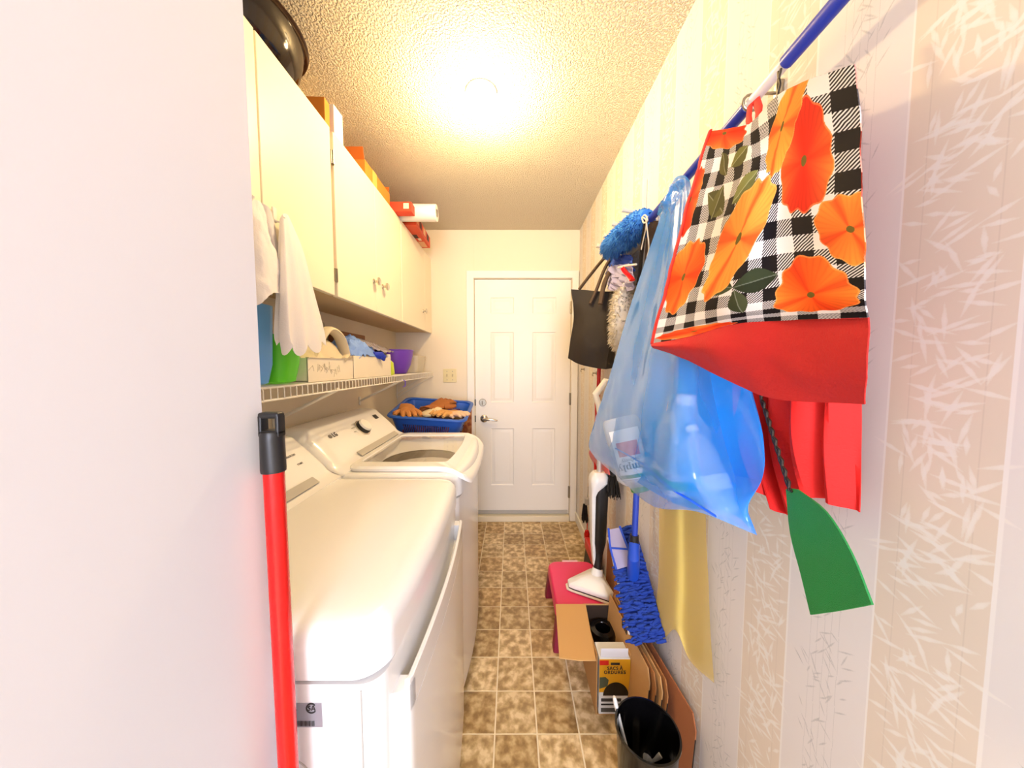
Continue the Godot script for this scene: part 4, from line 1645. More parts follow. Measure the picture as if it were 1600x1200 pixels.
	var rc := [Vector3(0.462, 1.728, -1.354), Vector3(0.458, 1.700, -1.311), Vector3(0.458, 1.673, -1.267), Vector3(0.462, 1.654, -1.250)]
	g.tube(rc, [0.012, 0.013, 0.012, 0.013], 8, true, 0.4)
	g.tube([rc[0] + Vector3(0, 0.006, 0), rc[3] + Vector3(-0.004, 0.004, 0)], 0.004, 6)
	solo("red_clip", g, M.red_gloss, "small bright red clip beside the white duster", "clip")

	# yellow sheer cloth
	var rows := [
		[Vector3(0.536, 1.353, -1.144), Vector3(0.530, 1.351, -1.042), Vector3(0.540, 1.330, -0.984), Vector3(0.534, 1.312, -0.891)],
		[Vector3(0.536, 0.795, -1.135), Vector3(0.528, 0.842, -1.008), Vector3(0.540, 0.850, -0.966), Vector3(0.533, 0.891, -0.855)],
		[Vector3(0.536, 0.559, -1.126), Vector3(0.525, 0.642, -0.990), Vector3(0.541, 0.660, -0.949), Vector3(0.533, 0.749, -0.835)],
		[Vector3(0.536, 0.403, -1.138), Vector3(0.524, 0.508, -0.992), Vector3(0.541, 0.516, -0.947), Vector3(0.532, 0.619, -0.817)],
		[Vector3(0.538, 0.377, -1.066), Vector3(0.526, 0.479, -0.978), Vector3(0.540, 0.434, -0.919), Vector3(0.533, 0.492, -0.795)]]
	g = Geo.new()
	g.sheet(net(rows, 26, 36))
	solo("yellow_cloth", g.mesh(180), M.sheer, "thin see-through yellow cloth hanging on the papered wall under the blue bag", "cloth")

	# two bare hooks and the red cleaning tools
	for q in [[0.545, 912, 577, "bare dark metal wall hook nearest the white door"], [0.545, 931, 583, "dark metal wall hook beside the red broom handle"]]:
		c = Vector3(0.545, 1.296, -2.435) if q[1] == 912 else Vector3(0.545, 1.276, -2.081)
		g = Geo.new()
		g.lathe([[0.0, 0.0], [0.012, 0.0], [0.012, 0.003], [0.004, 0.005], [0.004, 0.02], [0.007, 0.024], [0.0, 0.026]], 12, Transform3D(Basis(Vector3.BACK, PI / 2), Vector3(0.549, c.y, c.z)))
		g.tube([Vector3(0.528, c.y, c.z), Vector3(0.522, c.y - 0.012, c.z), Vector3(0.528, c.y - 0.02, c.z)], 0.003, 6)
		solo("wall_hook", g, M.nickel, q[3], "hook")
	c = Vector3(0.528, 1.272, -1.927)
	t = thing("broom", "broom with a thin red handle behind the steam mop", "broom", Vector3(0.51, 0, c.z))
	g = Geo.new()
	g.tube([Vector3(0.528, 1.55, c.z), Vector3(0.505, 0.2, c.z)], 0.0115, 12)
	part("handle", g, M.red_gloss, t, "red handle")
	g = Geo.new()
	g.rbox(Vector3(0.50, 0.17, c.z), Vector3(0.05, 0.07, 0.22), 0.012, 2)
	part("head", g, M.red_plastic, t)
	g = Geo.new()
	g.rings([rrect(0.5, c.z, 0.02, 0.105, 0.012, 0.14, 4, 4), rrect(0.5, c.z, 0.03, 0.125, 0.012, 0.0, 4, 4)])
	part("bristles", g, M.dark, t)
	c = Vector3(0.520, 0.790, -2.051)
	t = thing("dustpan", "red plastic dustpan on the wall beside the steam mop pole", "dustpan", c)
	g = Geo.new()
	g.tube([Vector3(0.530, 1.160, -2.016), Vector3(0.528, 1.011, -1.984), Vector3(0.525, 0.850, -1.979)], [0.007, 0.01, 0.012], 10)
	part("handle", g, M.red_plastic, t)
	g = Geo.new()
	g.sheet(net([[Vector3(0.535, 0.841, -2.016), Vector3(0.500, 0.888, -1.900), Vector3(0.470, 0.910, -1.732)], [Vector3(0.530, 0.722, -2.176), Vector3(0.490, 0.787, -1.885), Vector3(0.450, 0.890, -1.528)], [Vector3(0.535, 0.681, -2.022), Vector3(0.490, 0.745, -1.743), Vector3(0.460, 0.810, -1.485)]], 8, 8), 0.004)
	part("pan", g, M.red_plastic, t)
	c = Vector3(0.500, 0.753, -1.531)
	t = thing("dust_brush", "black bristle brush hanging right of the steam mop body", "brush", c)
	g = Geo.new()
	g.rbox(Vector3(0.500, 0.805, -1.564), Vector3(0.03, 0.05, 0.07), 0.01, 2)
	part("block", g, M.black_plastic, t)
	f = part("bristles", tuft(Vector3(0.500, 0.790, -1.563), 0.028, 0.055, 0.11, 240, 4).mesh(0), M.dark, t)
	f.set_meta("kind", "stuff")
	c = Vector3(0.515, 0.311, -2.263)
	t = thing("hand_brush", "little black hand brush hanging by a cord near the door", "brush", c)
	g = Geo.new()
	g.tube([Vector3(0.530, 0.485, -2.180), Vector3(0.525, 0.420, -2.174), Vector3(0.518, 0.384, -2.161)], 0.003, 6)
	g.rbox(Vector3(0.515, 0.394, -2.149), Vector3(0.03, 0.05, 0.03), 0.008, 2)
	part("handle", g, M.grey_plastic, t)
	f = part("bristles", tuft(Vector3(0.510, 0.356, -2.182), 0.02, 0.03, 0.12, 200, 6).mesh(0), M.dark, t)
	f.set_meta("kind", "stuff")
	g = Geo.new()
	var rd: Vector3 = Vector3(0.530, 0.136, -2.197)
	g.lathe([[0.0, -0.03], [0.018, -0.028], [0.02, 0.0], [0.012, 0.025], [0.0, 0.03]], 14, Transform3D(Basis(), rd))
	g.tube([rd + Vector3(0, 0.028, 0), rd + Vector3(0.005, 0.14, 0)], 0.003, 6)
	solo("red_knob_cord", g, M.red_gloss, "small red knob on a cord low on the wall beside the steam mop", "cord")


# a bunch of bristles hanging down and spreading
func tuft(at: Vector3, w: float, d: float, l: float, count: int, seed_value: int) -> Geo:
	var r := RandomNumberGenerator.new()
	r.seed = seed_value
	var g := Geo.new()
	for i in count:
		var o := Vector3(r.randf_range(-w, w), 0, r.randf_range(-d, d)) * 0.5
		var tip := at + o * 1.9 + Vector3(0, -l * r.randf_range(0.75, 1.05), 0)
		var side := Vector3(r.randfn(), 0, r.randfn()).normalized() * 0.0025
		g.tri(at + o - side, at + o + side, tip + side)
		g.tri(at + o - side, tip + side, tip - side)
	return g


# ---------------------------------------------------------------- things on the floor
func build_floor_things() -> void:
	# red broom stick against the end of the hall wall
	var t := thing("broom", "red broom stick with a black grip standing against the grey hall wall at left", "broom", Vector3(-0.318, 0, -0.41))
	var g := Geo.new()
	var a := Vector3(-0.3185, 1.20, -0.42)
	var b := Vector3(-0.312, 0.06, -0.418)
	g.tube([b, a], 0.0122, 18)
	part("stick", g, M.red_gloss, t, "glossy red stick")
	g = Geo.new()
	var gx := Transform3D(Basis(), Vector3(-0.3185, 0, -0.42))
	g.lathe([[0.0125, 1.188], [0.0142, 1.188], [0.0145, 1.192], [0.0138, 1.232], [0.0138, 1.238], [0.0125, 1.242], [0.0, 1.243]], 18, gx)
	# flat hanging loop on top
	var loop_out := PackedVector2Array([Vector2(-0.0135, 1.236), Vector2(0.0135, 1.236), Vector2(0.0138, 1.262), Vector2(0.0115, 1.267), Vector2(-0.0115, 1.267), Vector2(-0.0138, 1.262)])
	var hole := PackedVector2Array([Vector2(-0.008, 1.241), Vector2(0.008, 1.241), Vector2(0.0085, 1.245), Vector2(0.0085, 1.256), Vector2(0.0075, 1.259), Vector2(-0.0075, 1.259), Vector2(-0.0085, 1.256), Vector2(-0.0085, 1.245)])
	g.rbox(Vector3(0, 1.2395, 0), Vector3(0.0276, 0.009, 0.014), 0.002, 1, gx)
	g.rbox(Vector3(0, 1.2635, 0), Vector3(0.0276, 0.008, 0.014), 0.003, 2, gx)
	for s in [-1.0, 1.0]:
		g.rbox(Vector3(s * 0.0112, 1.251, 0), Vector3(0.0052, 0.026, 0.014), 0.002, 1, gx)
	part("grip", g, M.black_plastic, t, "black plastic grip with a square hanging hole")
	g = Geo.new()
	g.rbox(Vector3(-0.312, 0.09, -0.31), Vector3(0.04, 0.05, 0.26), 0.012, 2)
	part("head", g, M.red_plastic, t)
	g = Geo.new()
	g.rbox(Vector3(-0.312, 0.033, -0.31), Vector3(0.032, 0.066, 0.25), 0.004)
	part("bristles", g, M.dark, t)

	# pink step stool
	t = thing("step_stool", "bright pink plastic step stool under the white mop head", "stool", Vector3(0.335, 0, -1.6))
	var pink := hexm("f43f74", 0.35)
	g = Geo.new()
	var ring := []
	for s in [[-0.004, 0.155], [0.0, 0.185], [0.004, 0.193], [0.012, 0.198], [0.05, 0.2]]:
		ring.append(rrect(0.335, -1.60, 0.128 - s[0], 0.19 - s[0], 0.045, s[1], 6, 6))
	g.rings(ring)
	part("seat", g, pink, t)
	for p in [[-1, -1], [-1, 1], [1, -1], [1, 1]]:
		g = Geo.new()
		var tx: float = 0.335 + p[0] * 0.100
		var tz: float = -1.60 + p[1] * 0.155
		var foot := Vector3(tx + p[0] * 0.022, 0, tz + p[1] * 0.018)
		g.rings([rrect(tx, tz, 0.026, 0.03, 0.008, 0.16, 2, 3), rrect(foot.x, foot.z, 0.022, 0.026, 0.008, 0.0, 2, 3)])
		part("leg", g, hexm("8c1538", 0.5), t, "dark pink leg")
	g = Geo.new()
	g.rbox(Vector3(0.335, 0.193, -1.785), Vector3(0.09, 0.012, 0.02), 0.004)
	part("hand_grip", g, hexm("f3c7cf", 0.5), t)

	# upright steam mop standing on the stool
	t = thing("steam_mop", "white and black upright steam mop standing on the pink stool", "mop", Vector3(0.40, 0.2, -1.57))
	var tri_poly := PackedVector2Array([Vector2(0.285, -1.575), Vector2(0.285, -1.54), Vector2(0.305, -1.525), Vector2(0.455, -1.445), Vector2(0.49, -1.47), Vector2(0.475, -1.62), Vector2(0.455, -1.66), Vector2(0.42, -1.66)])
	var lying := Transform3D(Basis(Vector3.RIGHT, PI / 2), Vector3.ZERO)
	g = Geo.new()
	var wide := PackedVector2Array()
	for p in tri_poly:
		wide.append(Vector2(0.405, -1.555) + (p - Vector2(0.405, -1.555)) * 1.09)
	g.prism(wide, -0.213, -0.201, 0.005, lying)
	part("pad", g, hexm("efe6d2", 0.95), t, "off white cloth pad")
	g = Geo.new()
	g.prism(tri_poly, -0.219, -0.212, 0.0, lying)
	part("gasket", g, M.black_plastic, t)
	g = Geo.new()
	var cm := Vector3(0.425, 0, -1.56)
	var lay := []
	for s in [[1.0, 0.219], [1.0, 0.232], [0.93, 0.241], [0.72, 0.249], [0.55, 0.262], [0.3, 0.268]]:
		var r := PackedVector3Array()
		for k in tri_poly.size():
			for f in 3:
				var p := tri_poly[k].lerp(tri_poly[(k + 1) % tri_poly.size()], f / 3.0)
				r.append(Vector3(cm.x + (p.x - cm.x) * s[0], s[1], cm.z + (p.y - cm.z) * s[0]))
		lay.append(r)
	g.rings(lay)
	part("head", g, M.plastic_white, t, "white triangular head")
	g = Geo.new()
	g.tube([Vector3(0.432, 0.255, -1.575), Vector3(0.441, 0.285, -1.585)], [0.033, 0.026], 14)
	part("joint", g, M.plastic_white, t)
	g = Geo.new()
	g.tube([Vector3(0.438, 0.275, -1.582), Vector3(0.447, 0.35, -1.60), Vector3(0.450, 0.39, -1.605)], [0.020, 0.022, 0.028], 14)
	part("neck", g, M.black_plastic, t)
	# body: white shell at left, black front
	var sec := func(y: float, hx: float, hz: float, cx: float, cz: float) -> PackedVector3Array: return rrect(cx, cz, hx, hz, minf(hx, hz) * 0.7, y, 4, 6)
	g = Geo.new()
	g.rings([sec.call(0.36, 0.02, 0.02, 0.449, -1.60), sec.call(0.42, 0.031, 0.032, 0.451, -1.605), sec.call(0.69, 0.034, 0.04, 0.457, -1.61), sec.call(0.73, 0.03, 0.036, 0.457, -1.61), sec.call(0.75, 0.018, 0.02, 0.455, -1.61)])
	part("tank", g, M.black_plastic, t, "black front of the body")
	g = Geo.new()
	g.rings([sec.call(0.30, 0.006, 0.016, 0.425, -1.60), sec.call(0.42, 0.01, 0.026, 0.419, -1.61), sec.call(0.66, 0.013, 0.036, 0.418, -1.62), sec.call(0.70, 0.026, 0.044, 0.428, -1.615), sec.call(0.735, 0.046, 0.05, 0.443, -1.61), sec.call(0.765, 0.044, 0.044, 0.446, -1.61), sec.call(0.785, 0.028, 0.026, 0.446, -1.61)])
	part("shell", g, M.plastic_white, t, "white shell")
	g = Geo.new()
	g.tube([Vector3(0.446, 0.775, -1.61), Vector3(0.452, 1.06, -1.615)], 0.0125, 12)
	part("pole", g, hexm("cfcac2", 0.35, 0.3), t, "grey pole")
	g = Geo.new()
	var hc := Vector3(0.452, 1.05, -1.615)
	g.tube([hc, hc + Vector3(-0.012, 0.08, 0), hc + Vector3(-0.028, 0.13, 0.0), hc + Vector3(0.02, 0.20, 0.01), hc + Vector3(0.055, 0.19, 0.01)], [0.014, 0.016, 0.018, 0.017, 0.014], 12)
	part("handle", g, M.plastic_white, t)
	g = Geo.new()
	g.tube([hc + Vector3(0.005, 0.05, 0), hc + Vector3(0.03, 0.12, 0.005), hc + Vector3(0.05, 0.185, 0.01)], 0.011, 12)
	part("grip", g, M.black_plastic, t)

	# flat chenille mop
	var c: Vector3 = Vector3(0.487, 0.482, -1.220)
	t = thing("chenille_mop", "blue chenille flat mop leaning on the papered wall with its pad hanging down", "mop", c)
	var along: Vector3 = (Vector3(0.492, 0.372, -1.157) - Vector3(0.480, 0.606, -1.388)).normalized()
	var across: Vector3 = (Vector3(0.530, 0.498, -1.196) - Vector3(0.445, 0.484, -1.276))
	across = (across - along * across.dot(along)).normalized()
	var face := across.cross(along).normalized()
	if face.z < 0.0:
		face = -face
	var px := Transform3D(Basis(along, across, along.cross(across)), c)
	var sgn := 1.0 if along.cross(across).dot(face) > 0.0 else -1.0
	g = Geo.new()
	g.rbox(Vector3.ZERO, Vector3(0.37, 0.115, 0.012), 0.005, 1, px)
	part("pad", g, hexm("16348e", 0.9), t)
	g = Geo.new()
	g.rbox(Vector3(0.0, -0.069, -sgn * 0.002), Vector3(0.34, 0.014, 0.014), 0.004, 1, px)
	part("white_edge", g, M.plastic_white, t, "white edge of the mop cloth")
	var strand := Geo.new()
	strand.tube([Vector3.ZERO, Vector3(0, -0.008, 0.012), Vector3(0.0, -0.022, 0.018)], [0.0045, 0.0055, 0.0035], 6)
	var mm := MultiMesh.new()
	mm.transform_format = MultiMesh.TRANSFORM_3D
	mm.mesh = strand.mesh(180)
	var spots := []
	for k in 640:
		var q := Vector3(rng.randf_range(-0.19, 0.195), rng.randf_range(-0.056, 0.062), 0)
		if q.x < -0.05 and q.y < 0.02:
			continue
		spots.append(q)
	mm.instance_count = spots.size()
	for k in spots.size():
		var q: Vector3 = spots[k]
		var xb := Basis(along, Vector3.UP.slerp(across, 0.3).normalized(), face).orthonormalized()
		xb = xb * Basis(Vector3(rng.randfn(), rng.randfn(), rng.randfn()).normalized(), rng.randf_range(-0.7, 0.7))
		mm.set_instance_transform(k, Transform3D(xb.scaled(Vector3.ONE * rng.randf_range(0.8, 1.25)), px * q + face * 0.006 - t.position))
	var mi := MultiMeshInstance3D.new()
	mi.name = "chenille"
	mi.multimesh = mm
	mi.material_override = hexm("1c3f9e", 0.9)
	mi.set_meta("kind", "stuff")
	t.add_child(mi)
	g = Geo.new()
	g.sheet(net([[px * Vector3(-0.195, -0.055, sgn * 0.014), px * Vector3(-0.12, -0.06, sgn * 0.024), px * Vector3(-0.04, -0.058, sgn * 0.016)], [px * Vector3(-0.19, 0.0, sgn * 0.02), px * Vector3(-0.11, 0.015, sgn * 0.034), px * Vector3(-0.045, 0.02, sgn * 0.026)]], 10, 8), 0.002)
	part("pocket", g, M.lilac_cloth, t, "pale pocket with blue piping")
	g = Geo.new()
	g.tube([px * Vector3(-0.20, -0.055, sgn * 0.016), px * Vector3(-0.12, -0.062, sgn * 0.026), px * Vector3(-0.04, -0.06, sgn * 0.018)], 0.005, 8)
	g.tube([px * Vector3(-0.195, 0.0, sgn * 0.022), px * Vector3(-0.11, 0.016, sgn * 0.036), px * Vector3(-0.04, 0.022, sgn * 0.028)], 0.005, 8)
	g.tube([px * Vector3(-0.12, -0.06, sgn * 0.026), px * Vector3(-0.10, 0.016, sgn * 0.036)], 0.004, 8)
	part("piping", g, hexm("2450c8", 0.7), t)
	g = Geo.new()
	var j0: Vector3 = Vector3(0.462, 0.597, -1.174)
	var j1: Vector3 = Vector3(0.475, 0.635, -1.204)
	g.tube([px * Vector3(-0.01, 0.0, sgn * 0.01), j0, j1], [0.024, 0.022, 0.02], 12)
	part("socket", g, hexm("1f4fc4", 0.4), t)
	g = Geo.new()
	g.tube([j1, j1 + (Vector3(0.49, 1.22, -1.24) - j1) * 0.06], [0.0165, 0.0165], 12)
	part("collar", g, M.black_plastic, t)
	g = Geo.new()
	g.tube([j1, Vector3(0.50, 1.22, -1.24)], 0.0115, 12)
	part("handle", g, hexm("2746b4", 0.35), t, "blue handle")

	# flattened cartons against the wall
	var sheets := [
		[Vector3(0.438, 0.302, -1.375), Vector3(0.461, 0.300, -1.03), 0, "flattened brown carton, foremost of the stack against the papered wall"],
		[Vector3(0.450, 0.303, -1.37), Vector3(0.474, 0.302, -1.012), 1, "flattened brown carton, second from the front of the stack against the wall"],
		[Vector3(0.460, 0.304, -1.375), Vector3(0.488, 0.303, -0.997), 0, "flattened brown carton in the middle of the stack, with printed marks on its edge"],
		[Vector3(0.470, 0.305, -1.38), Vector3(0.500, 0.304, -0.985), 1, "flattened brown carton, second from the wall in the stack"],
		[Vector3(0.483, 0.306, -1.45), Vector3(0.5325, 0.304, -0.885), 2, "long reddish flattened carton touching the papered wall behind the stack"]]
	for k in sheets.size():
		var s: Array = sheets[k]
		var lean := Vector3(-0.022, -s[0].y + 0.001, 0.0)
		var th: Vector3 = (s[1] - s[0]).cross(lean).normalized() * 0.004
		if th.x < 0.0:
			th = -th
		t = thing("flattened_carton", s[3], "cardboard", Vector3(s[0].x, 0, (s[0].z + s[1].z) / 2), "flattened cartons against the wall")
		g = Geo.new()
		var cut := 0.02
		var outline: Array = [s[0], s[1] + Vector3(0, 0, 0), s[1] + lean * 0.12 + (s[1] - s[0]).normalized() * cut, s[1] + lean + (s[1] - s[0]).normalized() * cut, s[0] + lean]
		g.rings([PackedVector3Array(outline), PackedVector3Array(outline.map(func(p): return p + th))], true, true)
		part("board", g, [M.cardboard, M.cardboard_dark, M.cardboard_red][s[2]], t)
		g = Geo.new()
		var e0: Vector3 = s[1] + lean * 0.2 + (s[1] - s[0]).normalized() * (cut + 0.0008)
		var e1: Vector3 = s[1] + lean * 0.98 + (s[1] - s[0]).normalized() * (cut + 0.0008)
		g.tube([e0 + th * 0.5, e1 + th * 0.5], 0.0017, 6)
		part("open_edge", g, M.dark, t, "dark open edge of the board")
		if k < 4:
			g = Geo.new()
			for m in 3:
				var q: Vector3 = s[0].lerp(s[1], 0.42 + m * 0.05)
				g.rbox(q + lean * 0.05 - th * 0.25 + Vector3(0, 0, 0), Vector3(0.002, 0.02, 0.012), 0.0004)
			part("print", g, M.ink, t)
	t = thing("flattened_carton", "tall brown carton sheet standing behind the steam mop and the blue mop", "cardboard", Vector3(0.5, 0, -1.52), "flattened cartons against the wall")
	g = Geo.new()
	g.rings([PackedVector3Array([Vector3(0.525, 0.40, -1.70), Vector3(0.505, 0.36, -1.47), Vector3(0.497, 0.3, -1.40), Vector3(0.495, 0.0, -1.40), Vector3(0.515, 0.0, -1.70)]), PackedVector3Array([Vector3(0.529, 0.40, -1.70), Vector3(0.509, 0.36, -1.47), Vector3(0.501, 0.3, -1.40), Vector3(0.499, 0.0, -1.40), Vector3(0.519, 0.0, -1.70)])])
	part("board", g, M.cardboard_dark, t)

	# open carton with a flap, a roll of bags and a printed box inside
	t = thing("cardboard_box", "open brown cardboard box with one wide flap folded out over the floor", "box", Vector3(0.385, 0, -1.26))
	g = Geo.new()
	g.rbox(Vector3(0.3845, 0.125, -1.386), Vector3(0.128, 0.25, 0.004), 0.0008)
	g.rbox(Vector3(0.3205, 0.120, -1.262), Vector3(0.004, 0.24, 0.244), 0.0008)
	g.rbox(Vector3(0.4465, 0.120, -1.262), Vector3(0.004, 0.24, 0.244), 0.0008, 1)
	g.rbox(Vector3(0.3835, 0.003, -1.262), Vector3(0.122, 0.004, 0.244), 0.0008)
	part("body", g, M.cardboard, t)
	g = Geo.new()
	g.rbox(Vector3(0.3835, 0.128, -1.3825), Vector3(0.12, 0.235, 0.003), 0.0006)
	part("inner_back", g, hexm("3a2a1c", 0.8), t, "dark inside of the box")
	g = Geo.new()
	var fl := [Vector3(0.197, 0.247, -1.384), Vector3(0.332, 0.250, -1.380), Vector3(0.306, 0.250, -1.106), Vector3(0.246, 0.247, -1.109), Vector3(0.175, 0.245, -1.121)]
	var low := PackedVector3Array()
	var top := PackedVector3Array()
	for p in fl:
		low.append(p)
		top.append(p + Vector3(0, 0.004, 0))
	g.rings([low, top])
	part("flap", g, hexm("d7a868", 0.85), t, "flap folded outward")
	var rp: Vector3 = Vector3(0.392, 0.0, -1.318)
	g = Geo.new()
	g.lathe([[0.02, 0.03], [0.055, 0.03], [0.058, 0.04], [0.058, 0.185], [0.052, 0.195], [0.032, 0.197], [0.026, 0.19], [0.025, 0.06], [0.0, 0.058]], 28, Transform3D(Basis(Vector3.RIGHT, 0.0), rp))
	solo("bag_roll", g, M.black_gloss, "roll of black plastic bags standing inside the open cardboard box", "bag roll")
	t = thing("garbage_bag_box", "yellow printed box of garbage bags with a white tab, beside the black bin", "box", Vector3(0.387, 0, -1.18))
	var bz := -1.138
	g = Geo.new()
	g.rbox(Vector3(0.387, 0.1165, bz - 0.0375), Vector3(0.116, 0.221, 0.075), 0.002)
	part("box", g, hexm("eef0ec", 0.5), t)
	g = Geo.new()
	g.rbox(Vector3(0.387, 0.1605, bz + 0.0006), Vector3(0.116, 0.131, 0.001), 0.0003)
	var front := part("yellow_face", g, hexm("f0b020", 0.45), t, "yellow upper half of the front")
	g = Geo.new()
	g.rbox(Vector3(0.387, 0.243, bz - 0.008), Vector3(0.104, 0.036, 0.002), 0.0006, 1, Transform3D(Basis(), Vector3.ZERO))
	part("tab", g, hexm("f2f2f6", 0.45), t, "upright white tab")
	g = Geo.new()
	g.rbox(Vector3(0.346, 0.213, bz + 0.0014), Vector3(0.034, 0.018, 0.0008), 0.0002)
	part("red_patch", g, hexm("e2241c", 0.5), front)
	g = Geo.new()
	g.rbox(Vector3(0.388, 0.209, bz + 0.0014), Vector3(0.034, 0.009, 0.0008), 0.0002)
	part("dark_patch", g, M.ink, front)
	lettering("SACS À", 0.0135, Transform3D(Basis(), Vector3(0.387, 0.191, bz + 0.0014)), M.ink, front, false, true)
	lettering("ORDURES", 0.0135, Transform3D(Basis(), Vector3(0.387, 0.175, bz + 0.0014)), M.ink, front, false, true)
	g = Geo.new()
	g.prism(PackedVector2Array([Vector2(0.33, 0.155), Vector2(0.352, 0.156), Vector2(0.364, 0.145), Vector2(0.36, 0.12), Vector2(0.33, 0.11)]), bz + 0.001, bz + 0.0022)
	part("bin_picture", g, hexm("4f5842", 0.6), front)
	g = Geo.new()
	var dome := PackedVector2Array()
	for i in 17:
		var q := PI * i / 16.0
		dome.append(Vector2(0.392 + cos(q) * 0.048, 0.083 + sin(q) * 0.052))
	g.prism(dome, bz + 0.001, bz + 0.0026)
	part("bag_picture", g, hexm("17150f", 0.4), front)
	for q in [[0.064, 0.012, "3b3a38"], [0.046, 0.006, "2b2a29"], [0.024, 0.016, "54534f"]]:
		g = Geo.new()
		g.rbox(Vector3(0.375, q[0], bz + 0.0012), Vector3(0.076, q[1], 0.0008), 0.0002)
		part("print", g, hexm(q[2], 0.6), t)

	# round black bin with two white brushes
	t = thing("waste_bin", "round glossy black waste bin in front of the printed box", "bin", Vector3(0.372, 0, -0.822))
	g = Geo.new()
	g.lathe([[0.0, 0.0], [0.062, 0.0], [0.066, 0.004], [0.081, 0.322], [0.085, 0.326], [0.085, 0.332], [0.080, 0.333], [0.0775, 0.325], [0.063, 0.01], [0.0, 0.008]], 48, Transform3D(Basis(), Vector3(0.372, 0, -0.822)))
	part("bucket", g, M.black_gloss, t)
	t = thing("toilet_brush", "slim white handled brush leaning out of the black bin", "brush", Vector3(0.37, 0.01, -0.79))
	g = Geo.new()
	var hp := [Vector3(0.301, 0.355, -0.885), Vector3(0.307, 0.325, -0.879), Vector3(0.322, 0.26, -0.858), Vector3(0.345, 0.17, -0.83), Vector3(0.365, 0.09, -0.80)]
	g.tube(Array(curve(hp, 24)), [0.005, 0.0075, 0.0085, 0.009, 0.009, 0.009, 0.0085, 0.008, 0.0075, 0.007, 0.007, 0.007, 0.007, 0.007, 0.007, 0.007, 0.007, 0.007, 0.007, 0.007, 0.007, 0.007, 0.007, 0.007, 0.007], 12, true, 0.7)
	part("handle", g, M.plastic_white, t)
	g = Geo.new()
	g.lathe([[0.0, 0.012], [0.02, 0.014], [0.026, 0.03], [0.024, 0.075], [0.01, 0.09], [0.0, 0.09]], 16, Transform3D(Basis(), Vector3(0.365, 0.0, -0.80)))
	part("head", g, M.plastic_white, t)
	t = thing("scrub_brush", "short white scrub brush at the bottom of the black bin", "brush", Vector3(0.40, 0.01, -0.79))
	g = Geo.new()
	g.tube(Array(curve([Vector3(0.394, 0.170, -0.880), Vector3(0.419, 0.160, -0.883), Vector3(0.436, 0.200, -0.865)], 10)), 0.009, 10)
	part("handle", g, M.plastic_white, t)
	g = Geo.new()
	g.rbox(Vector3(0.408, 0.09, -0.795), Vector3(0.03, 0.15, 0.03), 0.008, 2)
	part("block", g, M.grey_plastic, t)


